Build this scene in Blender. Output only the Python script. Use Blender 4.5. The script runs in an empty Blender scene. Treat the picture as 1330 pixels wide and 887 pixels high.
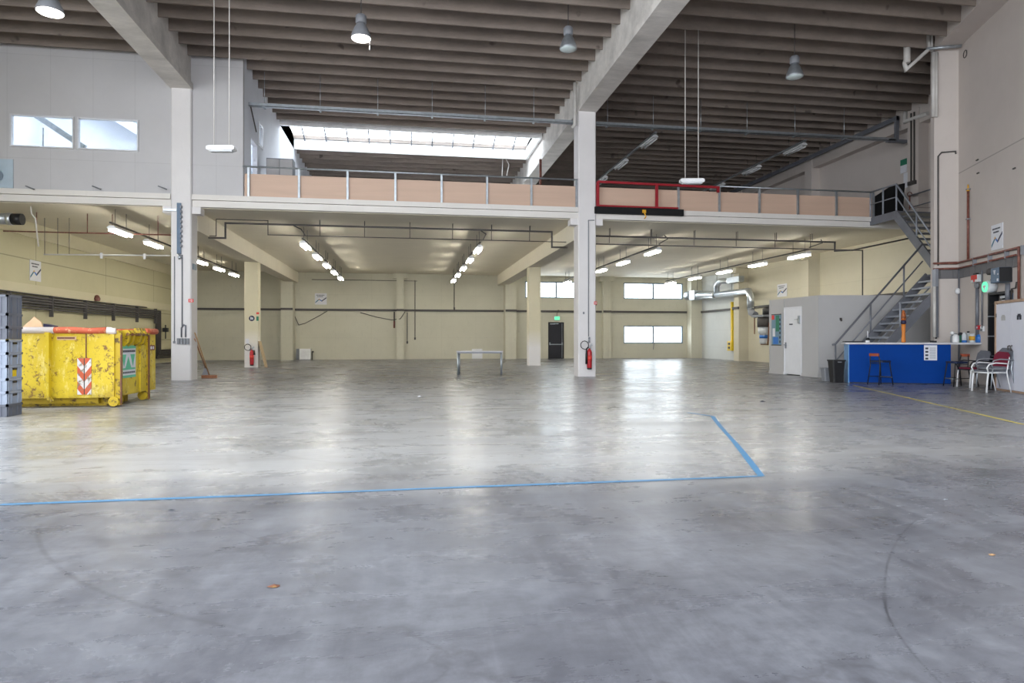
import bpy, math, random
from mathutils import Vector, Matrix
random.seed(7)
COL = bpy.context.scene.collection
R = math.radians
# ------------------------------------------------------------------ camera model (photo frame 1330 x 887)
F, HY, CX, CZ = 844.0, 440.0, 665.0, 1.2
YAW = R(9.2); S, C = math.sin(YAW), math.cos(YAW)
def ray(x, y):
    u = (x-CX)/F
    return Vector((S+u*C, C-u*S, (HY-y)/F))
ORG = Vector((0, 0, CZ))
def at_y(x, y, Y): r = ray(x, y); return ORG + r*(Y/r.y)          # point of the plane Y = const seen there
def at_x(x, y, X): r = ray(x, y); return ORG + r*(X/r.x)
def at_z(x, y, Z=0.0): r = ray(x, y); return ORG + r*((Z-CZ)/r.z)
def cam(r, d, z): return Vector((r*C+d*S, d*C-r*S, z))             # right / depth axes used by the stair and the small office
W0, WT, WN = Vector((14.95, 15.3, 0)), Vector((.368, .93, 0)).normalized(), Vector((-.93, .368, 0)).normalized()
def w(t, n, z): return W0 + WT*t + WN*n + Vector((0, 0, z))        # frame of the oblique wall
def at_w(x, y, n=0.0):
    r = ray(x, y); k = (W0 + WN*n - ORG).dot(WN)/r.dot(WN); p = ORG + r*k
    return (p-W0).dot(WT), p.z
WANG = math.atan2(WT.y, WT.x)

# ------------------------------------------------------------------ materials
def lin(c):
    return tuple((v/255/12.92 if v/255 <= .04045 else ((v/255+.055)/1.055)**2.4) for v in c)
class N:
    def __init__(s, name):
        s.m = bpy.data.materials.new(name); s.m.use_nodes = True
        s.t = s.m.node_tree; s.b = s.t.nodes['Principled BSDF']; s.o = s.t.nodes['Material Output']
        s.co = s.add('ShaderNodeTexCoord').outputs['Object']
    def add(s, k, **kw):
        n = s.t.nodes.new(k)
        for a, v in kw.items(): setattr(n, a, v)
        return n
    def put(s, sock, v):
        if isinstance(v, bpy.types.NodeSocket): s.t.links.new(v, sock)
        else: sock.default_value = v
    def math(s, op, a, b=0.0, c=0.0):
        n = s.add('ShaderNodeMath', operation=op)
        for i, v in enumerate((a, b, c)): s.put(n.inputs[i], v)
        return n.outputs[0]
    def noise(s, scale, detail=6, rough=.6, vec=None, stretch=None, dist=0):
        v = vec or s.co
        if stretch:
            mp = s.add('ShaderNodeMapping'); s.put(mp.inputs[0], v); mp.inputs['Scale'].default_value = stretch; v = mp.outputs[0]
        n = s.add('ShaderNodeTexNoise'); s.put(n.inputs['Vector'], v)
        n.inputs['Scale'].default_value = scale; n.inputs['Detail'].default_value = detail
        n.inputs['Roughness'].default_value = rough; n.inputs['Distortion'].default_value = dist
        return n.outputs['Fac']
    def ramp(s, f, a, b, lo=0.0, hi=1.0):
        n = s.add('ShaderNodeMapRange'); s.put(n.inputs[0], f)
        for i, v in zip((1, 2, 3, 4), (a, b, lo, hi)): n.inputs[i].default_value = v
        return n.outputs[0]
    def mix(s, f, a, b, blend='MIX'):
        n = s.add('ShaderNodeMix', data_type='RGBA', blend_type=blend)
        s.put(n.inputs[0], f)
        for i, v in ((6, a), (7, b)): s.put(n.inputs[i], (*v, 1) if isinstance(v, tuple) and len(v) == 3 else v)
        return n.outputs[2]
    def xyz(s):
        n = s.add('ShaderNodeSeparateXYZ'); s.put(n.inputs[0], s.co); return n.outputs
    def joint(s, v, period, width, off=0.0):          # 1 on the joint line
        f = s.math('FRACT', s.math('DIVIDE', s.math('ADD', v, off+1000*period), period))
        return s.math('LESS_THAN', f, width/period)
    def bump(s, f, strength=.2, dist=.02):
        n = s.add('ShaderNodeBump'); n.inputs['Strength'].default_value = strength; n.inputs['Distance'].default_value = dist
        s.put(n.inputs['Height'], f); s.t.links.new(n.outputs[0], s.b.inputs['Normal'])
    def fin(s, col, rough=.6, metal=0.0, spec=.5):
        s.put(s.b.inputs['Base Color'], (*col, 1) if isinstance(col, tuple) else col)
        s.put(s.b.inputs['Roughness'], rough); s.b.inputs['Metallic'].default_value = metal
        s.b.inputs['Specular IOR Level'].default_value = spec
        return s.m
def paint(name, rgb, rough=.6, metal=0.0, var=.10, scale=3.0, bump=0.0):
    n = N(name); c = lin(rgb); f = n.noise(scale)
    col = n.mix(n.ramp(f, .3, .7), tuple(v*(1-var) for v in c), tuple(min(1, v*(1+var)) for v in c))
    if bump: n.bump(n.noise(60), bump, .005)
    return n.fin(col, rough, metal)
def emit(name, rgb, strength):
    n = N(name); e = n.add('ShaderNodeEmission'); e.inputs[0].default_value = (*lin(rgb), 1); e.inputs[1].default_value = strength
    f = n.noise(2, 2)
    n.put(e.inputs[1], n.ramp(f, 0, 1, strength*.96, strength*1.04))
    n.t.links.new(e.outputs[0], n.o.inputs[0]); return n.m
def wallpaint(name, rgb, low=None, zlow=0.0, px=0.0, py=0.0, pz=0.0, dirt=.25, offz=0.0, jw=.02, jd=.6, offx=0.0, offy=0.0):
    n = N(name); c = lin(rgb); x, y, z = n.xyz()
    f = n.noise(.7, 7, .65); g = n.noise(6, 5, .7, stretch=(1, 1, .35))
    col = n.mix(n.ramp(f, .35, .7), tuple(v*.93 for v in c), c)
    if low:
        col = n.mix(n.ramp(n.math('ADD', z, n.math('MULTIPLY', f, .6)), zlow, zlow+.8), lin(low), col)
    col = n.mix(n.math('MULTIPLY', n.ramp(g, .58, .8), dirt), col, tuple(v*.45 for v in c))
    spots = n.ramp(n.noise(9, 2, .4), .72, .76)
    col = n.mix(n.math('MULTIPLY', n.math('MULTIPLY', spots, n.ramp(z, 2.6, .2)), dirt), col, tuple(v*.3 for v in c))
    for v, p, off in ((x, px, offx), (y, py, offy), (z, pz, offz)):
        if p: col = n.mix(n.math('MULTIPLY', n.joint(v, p, jw, off), jd), col, tuple(q*.25 for q in c))
    n.bump(n.noise(25, 4), .06, .01)
    return n.fin(col, .75)
def m_floor():
    n = N('polished_concrete'); x, y, z = n.xyz()
    big = n.noise(.16, 6, .6); mid = n.noise(.9, 8, .68, dist=.6); fine = n.noise(9, 6, .7)
    drag = n.noise(1.0, 8, .7, stretch=(.35, 3.2, 1), dist=.4); drag2 = n.noise(1.2, 7, .7, stretch=(3.0, .3, 1), dist=.5)
    c = n.mix(n.ramp(mid, .32, .68), lin((84, 84, 91)), lin((126, 127, 134)))
    c = n.mix(n.math('MULTIPLY', n.ramp(drag, .4, .8), .3), c, lin((66, 65, 72)))
    c = n.mix(n.math('MULTIPLY', n.ramp(drag2, .48, .8), .35), c, lin((158, 159, 166)))
    c = n.mix(n.math('MULTIPLY', n.ramp(fine, .42, .72), .5), c, lin((70, 69, 75)))
    blot = n.noise(.45, 9, .75, dist=1.2)
    c = n.mix(n.math('MULTIPLY', n.ramp(blot, .52, .72), .4), c, lin((52, 50, 56)))
    # dusty pale field between the blue tape line and the mezzanine, skylight brightness put into its colour; darker fields before and behind it
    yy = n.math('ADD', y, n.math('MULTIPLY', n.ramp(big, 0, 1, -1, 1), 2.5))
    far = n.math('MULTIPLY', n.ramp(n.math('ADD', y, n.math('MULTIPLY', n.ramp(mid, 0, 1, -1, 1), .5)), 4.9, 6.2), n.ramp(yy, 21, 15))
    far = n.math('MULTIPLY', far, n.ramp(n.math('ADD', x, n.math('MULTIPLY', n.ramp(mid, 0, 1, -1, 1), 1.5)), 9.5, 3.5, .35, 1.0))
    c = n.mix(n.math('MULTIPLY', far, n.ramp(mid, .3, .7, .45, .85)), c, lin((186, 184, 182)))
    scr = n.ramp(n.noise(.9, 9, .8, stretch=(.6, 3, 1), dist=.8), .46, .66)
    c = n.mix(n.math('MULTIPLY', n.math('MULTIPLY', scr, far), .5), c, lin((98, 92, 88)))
    warm = n.ramp(big, .45, .65)
    c = n.mix(n.math('MULTIPLY', warm, .14), c, lin((110, 100, 92)))
    # hair cracks and tyre arcs
    vo = n.add('ShaderNodeTexVoronoi', feature='DISTANCE_TO_EDGE'); vo.inputs['Scale'].default_value = .23
    ad = n.add('ShaderNodeVectorMath', operation='ADD'); n.put(ad.inputs[0], n.co)
    nv = n.add('ShaderNodeTexNoise'); nv.inputs['Scale'].default_value = 1.3; nv.inputs['Detail'].default_value = 8
    n.put(nv.inputs['Vector'], n.co); n.put(ad.inputs[1], nv.outputs['Color']); n.put(vo.inputs['Vector'], ad.outputs[0])
    crack = n.math('MULTIPLY', n.ramp(vo.outputs['Distance'], .0045, .0), n.ramp(n.noise(.5, 3), .42, .55))
    c = n.mix(n.math('MULTIPLY', crack, .5), c, lin((70, 68, 72)))
    for (ax, ay, rad, wd, sx0, sx1, sy0, sy1, st) in ARCS:
        dx = n.math('SUBTRACT', x, ax); dy = n.math('SUBTRACT', y, ay)
        d = n.math('SQRT', n.math('ADD', n.math('MULTIPLY', dx, dx), n.math('MULTIPLY', dy, dy)))
        e = n.math('ABSOLUTE', n.math('SUBTRACT', d, rad))
        k = n.math('MULTIPLY', n.ramp(e, wd, wd*.3), n.math('MULTIPLY', n.math('MULTIPLY', n.ramp(x, sx0, sx0+.25), n.ramp(x, sx1, sx1-.15)), n.math('MULTIPLY', n.ramp(y, sy0, sy0+.1), n.ramp(y, sy1, sy1-.2))))
        k = n.math('MULTIPLY', k, n.ramp(n.noise(7, 4), .3, .5))
        c = n.mix(n.math('MULTIPLY', k, st), c, lin((40, 39, 42)))
    n.bump(n.math('ADD', n.math('MULTIPLY', mid, .6), n.math('MULTIPLY', fine, .25)), .05, .01)
    rough = n.math('ADD', n.ramp(mid, .3, .7, .19, .32), n.math('MULTIPLY', n.ramp(drag, .4, .7), .10))
    return n.fin(c, rough, 0, .36)
ARCS = [(0.99, 6.05, 3.62, 0.0195, -2.5, -0.6, 2.6, 4.8, 0.3), (0.56, 5.56, 2.05, 0.0143, -1.5, -0.3, 3.6, 5.0, 0.225), (6.93, -0.98, 6.0, 0.0091, 1.9, 3.4, 2.3, 4.0, 0.35), (3.88, 1.43, 2.12, 0.0078, 1.7, 2.35, 1.9, 2.9, 0.4),
        (1.58, 9.68, 3.91, 0.039, -2.6, -0.4, 6.2, 9.4, 0.175), (7.29, 12.02, 11.99, 0.065, -2.0, -0.9, 3.2, 4.4, 0.2), (2.55, 8.05, 4.45, 0.052, -2.2, -1.2, 6.4, 10.2, 0.15), (0.83, 2.26, 0.19, 0.0078, 0.6, 1.0, 2.3, 2.5, 0.25)]
def m_concrete(name, rgb, dark=.5, ribs=False):
    n = N(name); c = lin(rgb)
    f = n.noise(.8, 8, .7, stretch=(.5, 1.2, 1.0)); g = n.noise(7, 6, .7, stretch=(.25, 1, 3)); sp = n.noise(1.9, 2, .5)
    col = n.mix(n.ramp(f, .3, .7), tuple(v*.66 for v in c), tuple(v*1.18 for v in c))
    col = n.mix(n.math('MULTIPLY', n.ramp(g, .5, .75), .4), col, tuple(v*dark for v in c))
    if ribs:
        col = n.mix(n.math('MULTIPLY', n.ramp(sp, .69, .74), .6), col, lin((52, 42, 38)))
        col = n.mix(n.math('MULTIPLY', n.ramp(n.noise(.3, 3), .5, .62), .35), col, lin((128, 116, 106)))
    n.bump(n.noise(18, 6), .15, .012)
    return n.fin(col, .85, 0, .25)
def m_yellow():
    n = N('chipped_yellow_paint'); x, y, z = n.xyz()
    f = n.noise(1.6, 8, .72); g = n.noise(5.5, 8, .75, dist=.5); h = n.noise(14, 5, .7)
    col = n.mix(n.ramp(n.noise(1.1, 5), .35, .65), lin((200, 170, 14)), lin((218, 190, 40)))
    sc = n.noise(3.2, 9, .8, stretch=(1.4, 1.4, .55))
    col = n.mix(n.math('MULTIPLY', n.ramp(sc, .54, .62), .5), col, lin((240, 226, 150)))
    rust = n.math('MAXIMUM', n.ramp(g, .585, .63), n.math('MULTIPLY', n.ramp(h, .53, .60), n.ramp(f, .50, .57)))
    col = n.mix(n.math('MULTIPLY', rust, .9), col, n.mix(n.ramp(h, .4, .6), lin((58, 44, 34)), lin((112, 70, 36))))
    low = n.math('MULTIPLY', n.ramp(z, .42, .08), n.ramp(f, .42, .6))
    col = n.mix(n.math('MULTIPLY', low, .7), col, lin((96, 74, 30)))
    n.bump(g, .2, .01)
    return n.fin(col, .5)
def m_wood(name, rgb, scale=1.0, st=(1, 1, 14), var=.18):
    n = N(name); c = lin(rgb); f = n.noise(scale, 6, .6, stretch=st, dist=.3)
    return n.fin(n.mix(n.ramp(f, .3, .7), tuple(v*(1-var) for v in c), tuple(min(1, v*(1+var*.6)) for v in c)), .55)
def m_worn(name, rgb, under, amt=.5, scale=6, rough=.55, metal=0.0):
    n = N(name); f = n.noise(scale, 8, .75)
    return n.fin(n.mix(n.ramp(f, amt, amt+.08), lin(rgb), lin(under)), rough, metal)
def m_glass():
    n = N('clear_window_glass'); tr = n.add('ShaderNodeBsdfTransparent'); gl = n.add('ShaderNodeBsdfGlossy'); mx = n.add('ShaderNodeMixShader')
    gl.inputs['Roughness'].default_value = .03
    f = n.noise(1.5, 3); n.put(tr.inputs[0], n.mix(n.ramp(f, 0, 1), (.93, .96, .98), (.97, .99, 1.0)))
    fr = n.add('ShaderNodeLayerWeight'); fr.inputs[0].default_value = .5
    n.put(mx.inputs[0], n.math('ADD', .03, n.math('MULTIPLY', n.math('POWER', fr.outputs['Facing'], 5.0), .5))); n.t.links.new(tr.outputs[0], mx.inputs[1]); n.t.links.new(gl.outputs[0], mx.inputs[2])
    n.t.links.new(mx.outputs[0], n.o.inputs[0]); return n.m
def m_chevron():
    n = N('worn_chevron'); x, y, z = n.xyz()
    v = n.math('ADD', z, n.math('MULTIPLY', n.math('ABSOLUTE', x), -1.35))
    st = n.joint(v, .27, .135, .05)
    g = n.noise(9, 7, .7)
    col = n.mix(st, lin((216, 210, 208)), lin((200, 88, 52)))
    col = n.mix(n.ramp(g, .52, .6), col, lin((128, 114, 92)))
    col = n.mix(n.math('LESS_THAN', n.math('ABSOLUTE', x), .008), col, lin((60, 54, 50)))
    return n.fin(col, .5)
M = {}
def setup_mats():
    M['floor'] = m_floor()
    M['roof'] = m_concrete('roof_concrete', (140, 128, 120), .6, True)
    M['beam'] = m_concrete('beam_concrete', (222, 217, 212), .75)
    M['white_col'] = wallpaint('column_paint', (226, 222, 222), low=None, dirt=.12)
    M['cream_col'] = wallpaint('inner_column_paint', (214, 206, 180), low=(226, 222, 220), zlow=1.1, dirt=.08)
    M['cream_w'] = wallpaint('cream_lit_wall', (202, 198, 180), dirt=.3, px=2.03, jw=.012, jd=.14, pz=1.25)  # yellowish tube light of this level put into the wall colour
    M['cream_l'] = wallpaint('cream_lit_panel_wall', (196, 189, 156), dirt=.12, py=5.1, offy=1.6, pz=1.32, offz=.18, jw=.035, jd=.55)  # same tint from the tubes put into the panel colour
    M['cream_r'] = wallpaint('pale_wall_panel', (204, 197, 176), dirt=.14, pz=1.18, jw=.014, jd=.16)  # lamp tint put into the wall colour here too
    M['white_r'] = wallpaint('pale_white_wall', (206, 208, 206), dirt=.12, pz=1.0, jw=.012, jd=.25, offz=.3)
    M['right_w'] = wallpaint('warm_white_wall', (200, 190, 184), dirt=.10, pz=5.79, jw=.03, jd=.5)
    M['right_c'] = wallpaint('warm_white_column', (204, 194, 188), dirt=.12)
    M['grey_panel'] = wallpaint('grey_sandwich_panel', (196, 194, 196), dirt=.05, px=1.1, jw=.015, jd=.16, pz=2.9, offz=-.45)
    M['white_wall'] = wallpaint('white_office_wall', (228, 230, 238), dirt=.06, py=1.1, jw=.015, jd=.12)
    M['slab'] = wallpaint('slab_white', (226, 221, 216), dirt=.12)
    M['soffit'] = wallpaint('soffit_cream', (226, 218, 200), dirt=.06, py=1.2, jw=.018, jd=.22)
    M['office'] = wallpaint('grey_office_board', (186, 184, 184), dirt=.06)
    M['ledge'] = wallpaint('plinth_concrete', (206, 198, 170), dirt=.2)
    M['kerb'] = paint('white_kerb', (240, 240, 240), .5)
    M['white'] = paint('white_lacquer', (228, 228, 230), .4)
    M['door_white'] = paint('white_door', (226, 226, 230), .4, var=.03)
    M['cab'] = paint('cabinet_white', (214, 214, 224), .35, var=.03)
    M['galv'] = paint('galvanised_steel', (176, 182, 188), .38, .75, .14, 8)
    M['duct'] = paint('silver_duct', (206, 212, 218), .3, .85, .12, 6)
    M['steel'] = paint('grey_stair_steel', (118, 120, 128), .5, .25)
    M['steel_l'] = paint('light_stair_steel', (156, 160, 170), .5, .3)
    M['dark'] = paint('dark_conduit', (74, 70, 68), .6)
    M['black'] = paint('black_plastic', (24, 24, 28), .5)
    M['tarp'] = paint('black_tarp', (8, 8, 11), .8)
    M['navy'] = paint('black_blue_door', (22, 23, 34), .45)
    M['greypl'] = paint('grey_plastic', (130, 132, 138), .5)
    M['crate'] = paint('light_grey_crate', (150, 160, 178), .5, var=.06)
    M['crate_d'] = paint('dark_grey_crate', (96, 100, 112), .5, var=.06)
    M['blue'] = paint('blue_bar_front', (0, 58, 138), .65, var=.05); M['blue'].node_tree.nodes['Principled BSDF'].inputs['Specular IOR Level'].default_value = .12
    M['blue_l'] = paint('light_blue_side', (96, 150, 204), .5)
    M['worktop'] = paint('grey_worktop', (196, 194, 198), .4)
    M['ply'] = m_wood('pink_plywood', (204, 174, 154), .8, (.35, 1, 5), .08)
    M['wood'] = m_wood('wood', (176, 138, 98), 2.0, (1, 1, 8))
    M['wood_fr'] = m_wood('wood_frame', (176, 146, 122), 2.0, (4, 4, 1))
    M['seatwood'] = m_wood('red_wood', (156, 74, 44), 3.0, (1, 5, 1))
    M['hard'] = m_wood('tan_hardboard', (176, 152, 118), 2.0, (6, 6, 1), .06)
    M['card'] = m_wood('cardboard', (200, 164, 126), 3.0, (2, 2, 2), .1)
    M['red'] = paint('red_paint', (178, 22, 36), .4)
    M['red_g'] = paint('red_gate_paint', (150, 18, 34), .5)
    M['sign_red'] = paint('sign_red', (214, 60, 50), .5)
    M['copper'] = m_worn('red_brown_pipe', (112, 64, 54), (140, 92, 78), .5, 9, .5)
    M['yellow'] = m_yellow()
    M['yellow_d'] = m_worn('dark_yellow_frame', (190, 160, 14), (84, 62, 26), .52, 7)
    M['yellow_p'] = paint('yellow_box', (226, 192, 24), .45)
    M['rim_o'] = m_worn('orange_rim', (196, 92, 60), (226, 186, 140), .54, 8)
    M['rim_w'] = m_worn('white_rim', (226, 214, 208), (150, 140, 128), .62, 8)
    M['rust'] = m_worn('rust_edge', (110, 66, 42), (150, 120, 40), .55, 12)
    M['chev'] = m_chevron()
    M['glass'] = m_glass()
    M['frame'] = paint('grey_window_frame', (120, 138, 154), .4)
    M['frame_w'] = paint('pale_frame', (206, 206, 210), .4)
    M['tile'] = wallpaint('dark_grey_tile', (112, 110, 112), dirt=.3)
    M['tape'] = m_worn('blue_tape', (78, 132, 172), (120, 132, 146), .6, 5, .5)
    M['tape_y'] = m_worn('yellow_line', (226, 208, 100), (170, 160, 110), .62, 6, .6)
    M['tube'] = emit('lit_tube', (255, 251, 236), 52)
    M['lamp_on'] = emit('lit_lamp', (255, 250, 240), 16)
    M['lamp_off'] = paint('unlit_lens', (196, 208, 208), .2)
    M['exit'] = emit('exit_green', (96, 226, 160), 1.6)
    M['green'] = paint('sign_green', (42, 120, 92), .5)
    M['mint'] = paint('mint_green', (96, 190, 150), .5)
    M['paper'] = paint('paper', (216, 216, 222), .6, var=.03)
    M['ink'] = paint('ink', (52, 54, 66), .6)
    M['teal'] = paint('teal_ink', (30, 104, 130), .5)
    M['orange'] = paint('orange', (212, 126, 44), .5)
    M['purple'] = paint('dark_blue_ink', (36, 36, 70), .5)
    M['burg'] = paint('burgundy_fabric', (112, 22, 48), .9, bump=.3)
    M['grey_f'] = paint('grey_fabric', (100, 102, 110), .9, bump=.3)
    M['dkblue'] = paint('dark_blue_seat', (16, 32, 66), .6)
    M['fuse'] = paint('blue_grey_box', (86, 108, 132), .5)
    M['orn'] = m_worn('orange_brown_ornament', (196, 104, 44), (74, 42, 24), .5, 7)
    M['sky_b'] = paint('blue_pack', (40, 110, 190), .4)
    M['amber'] = paint('amber_pack', (220, 164, 44), .4)
    M['pale'] = paint('pale_plastic', (206, 210, 214), .35)
    M['pvc'] = paint('pvc_pipe', (200, 196, 192), .4)
    M['brush'] = m_wood('brush', (160, 104, 70), 8, (6, 1, 1))
    M['poster_b'] = paint('poster_blue', (110, 140, 160), .4)
    M['pan_blue'] = paint('pale_blue_panel', (178, 194, 206), .5, var=.1, scale=1.5)

# ------------------------------------------------------------------ mesh builder
class MB:
    def __init__(s): s.v, s.f, s.mi, s.k, s.sm = [], [], [], 0, []
    def mat(s, k): s.k = k; return s
    def add(s, vs, fs, smooth=False):
        o = len(s.v); s.v += [Vector(v) for v in vs]
        for f in fs: s.f.append([i+o for i in f]); s.mi.append(s.k); s.sm.append(smooth)
        return s
    def quad(s, *p): return s.add(p, [list(range(len(p)))])
    def bx(s, x0, x1, y0, y1, z0, z1, xf=None):
        vs = [Vector((x, y, z)) for z in (z0, z1) for x, y in ((x0, y0), (x1, y0), (x1, y1), (x0, y1))]
        if xf: vs = [xf(*v) for v in vs]
        return s.add(vs, [[3, 2, 1, 0], [4, 5, 6, 7], [0, 1, 5, 4], [1, 2, 6, 5], [2, 3, 7, 6], [3, 0, 4, 7]])
    def bar(s, a, b, wd, h, up=(0, 0, 1)):             # rectangular bar from a to b
        a, b = Vector(a), Vector(b); d = (b-a).normalized(); up = Vector(up)
        x = d.cross(up)
        if x.length < 1e-4: x = d.cross(Vector((1, 0, 0)))
        x.normalize(); u = x.cross(d)
        vs = [p + x*(i*wd/2) + u*(j*h/2) for p in (a, b) for i, j in ((-1, -1), (1, -1), (1, 1), (-1, 1))]
        return s.add(vs, [[0, 1, 2, 3], [7, 6, 5, 4], [4, 5, 1, 0], [5, 6, 2, 1], [6, 7, 3, 2], [7, 4, 0, 3]])
    def tube(s, pts, r, n=10, caps=True):
        pts = [Vector(p) for p in pts]; rr = r if isinstance(r, (list, tuple)) else [r]*len(pts); rings = []
        d0 = (pts[1]-pts[0]).normalized(); x = d0.cross(Vector((0, 0, 1)))
        if x.length < 1e-3: x = Vector((1, 0, 0))
        x.normalize(); vs = []
        for i, p in enumerate(pts):
            a = (pts[i]-pts[i-1]).normalized() if i else d0
            b = (pts[i+1]-pts[i]).normalized() if i < len(pts)-1 else a
            t = (a+b); t = t.normalized() if t.length > 1e-6 else a
            x = (x - t*x.dot(t));
            if x.length < 1e-4: x = t.orthogonal()
            x.normalize(); y = t.cross(x); k = 1/max(.4, math.sqrt(max(.01, (1+a.dot(b))/2)))
            for j in range(n):
                an = 2*math.pi*j/n; vs.append(p + (x*math.cos(an)+y*math.sin(an))*rr[i]*(k if i and i < len(pts)-1 else 1))
        fs = [[i*n+j, i*n+(j+1) % n, (i+1)*n+(j+1) % n, (i+1)*n+j] for i in range(len(pts)-1) for j in range(n)]
        s.add(vs, fs, True)
        if caps:
            o = len(s.v)-len(vs)
            for f in ([o+j for j in range(n)][::-1], [o+(len(pts)-1)*n+j for j in range(n)]):
                s.f.append(f); s.mi.append(s.k); s.sm.append(False)
        return s
    def lathe(s, prof, c=(0, 0, 0), n=20, smooth=True):
        c = Vector(c); vs = [c+Vector((r*math.cos(2*math.pi*j/n), r*math.sin(2*math.pi*j/n), z)) for r, z in prof for j in range(n)]
        fs = [[i*n+j, i*n+(j+1) % n, (i+1)*n+(j+1) % n, (i+1)*n+j] for i in range(len(prof)-1) for j in range(n)]
        fs += [[j for j in range(n)][::-1], [(len(prof)-1)*n+j for j in range(n)]]
        return s.add(vs, fs, smooth)
    def prism(s, poly, fn, a, b):                      # 2D polygon swept from a to b; fn(u, v, w) -> point
        n = len(poly); vs = [fn(u, v, a) for u, v in poly]+[fn(u, v, b) for u, v in poly]
        return s.add(vs, [list(range(n))[::-1], list(range(n, 2*n))]+[[i, (i+1) % n, n+(i+1) % n, n+i] for i in range(n)])
MW = {}
def obj(name, mb, mat, parent=None, world=False, bevel=0.0):
    mats = mat if isinstance(mat, (list, tuple)) else [mat]
    vs = mb.v
    if parent is not None and world:
        inv = MW[parent.name].inverted(); vs = [inv @ v for v in vs]
    me = bpy.data.meshes.new(name); me.from_pydata([tuple(v) for v in vs], [], mb.f); me.update()
    for m in mats: me.materials.append(M[m])
    for p, k, sm in zip(me.polygons, mb.mi, mb.sm): p.material_index = k; p.use_smooth = sm
    import bmesh
    bm = bmesh.new(); bm.from_mesh(me); bmesh.ops.recalc_face_normals(bm, faces=bm.faces); bm.to_mesh(me); bm.free()
    o = bpy.data.objects.new(name, me); COL.objects.link(o)
    if parent is not None: o.parent = parent; MW[o.name] = MW[parent.name]
    else: MW[o.name] = Matrix()
    if bevel:
        b = o.modifiers.new('soft_edges', 'BEVEL'); b.width = bevel; b.segments = 2; b.limit_method = 'ANGLE'
    return o
def tag(o, label, cat, group=None):
    o['label'] = label; o['category'] = cat
    if group: o['group'] = group
    return o
def thing(name, label, cat, loc=(0, 0, 0), rotz=0.0, group=None):
    o = bpy.data.objects.new(name, None); COL.objects.link(o); o.empty_display_size = .2
    o.location = loc; o.rotation_euler = (0, 0, rotz)
    MW[o.name] = Matrix.Translation(Vector(loc)) @ Matrix.Rotation(rotz, 4, 'Z')
    return tag(o, label, cat, group)
def recentre(o):
    me = o.data; lo = [min(v.co[i] for v in me.vertices) for i in range(3)]; hi = [max(v.co[i] for v in me.vertices) for i in range(3)]
    c = Vector(((lo[0]+hi[0])/2, (lo[1]+hi[1])/2, lo[2])); me.transform(Matrix.Translation(-c)); o.location = c; return o
def single(name, label, cat, mb, mat, group=None, bevel=0.0):
    return tag(recentre(obj(name, mb, mat, bevel=bevel)), label, cat, group)
def struct(name, mb, mat, parent=None, world=True):
    o = obj(name, mb, mat, parent, world and parent is not None)
    if parent is None: o['kind'] = 'structure'
    return o
def sroot(name, loc):
    o = bpy.data.objects.new(name, None); COL.objects.link(o); o.location = loc; o['kind'] = 'structure'
    MW[o.name] = Matrix.Translation(Vector(loc)); return o
def dup(root, loc, rotz, label):
    r = root.copy(); COL.objects.link(r); r.location = loc; r.rotation_euler = (0, 0, rotz); r['label'] = label
    for ch in list(root.children):
        c = ch.copy(); COL.objects.link(c); c.parent = r
        for g in list(ch.children): d = g.copy(); COL.objects.link(d); d.parent = c
    MW[r.name] = Matrix.Translation(Vector(loc)) @ Matrix.Rotation(rotz, 4, 'Z')
    return r
def holes(mb, fn, u0, u1, v0, v1, hs):                 # rectangle u x v with rectangular holes, as quads
    us = sorted({u0, u1, *[a for h in hs for a in h[:2]]}); vs = sorted({v0, v1, *[a for h in hs for a in h[2:]]})
    for a, b in zip(us, us[1:]):
        for c, d in zip(vs, vs[1:]):
            m, n = (a+b)/2, (c+d)/2
            if not any(h[0] < m < h[1] and h[2] < n < h[3] for h in hs): fn(mb, a, b, c, d)
ORD = ['front', 'second', 'third', 'fourth', 'fifth', 'sixth', 'seventh', 'eighth']
setup_mats()

# ------------------------------------------------------------------ key dimensions
YF, YD, YR = 20.1, 28.6, 38.65                 # mezzanine edge, inner columns, back wall
XA, XB, XR, XL = -6.43, 5.67, 18.1, -12.2      # column lines, side walls
ZS0, ZS1 = 5.03, 5.38                          # mezzanine slab
ZB, ZR, ZC = 8.43, 9.32, 9.76                  # roof beam underside, rib underside, roof deck
XO = -4.75                                     # office side wall upstairs
BACK = [(-11.8, -3.2, .3, 9.0), (-2.8, 6.2, .3, 9.0)]  # unseen openings behind the camera, added and enlarged for frontal light
LEFT = [(-11, -4, 1.0, 9.0), (-3.5, 3.5, 1.0, 9.0), (4, 10.5, 3.2, 9.0)]  # unseen openings, added so daylight reaches the right-hand wall
YB = -12.0                                     # wall behind the camera
SKY = [(-4.75, 5.3, 25.8, 28.85), (-5.9, 5.1, 6.0, 9.4), (-5.9, 5.1, -3.0, .6), (-11.8, -7.2, 8.0, 11.5), (-12.0, -5.1, 20.5, 24.0)]

# ------------------------------------------------------------------ SETTING
mb = MB().bx(-16, 22, YB-1, YR+.3, -.3, 0); struct('floor', mb, 'floor')
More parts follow.
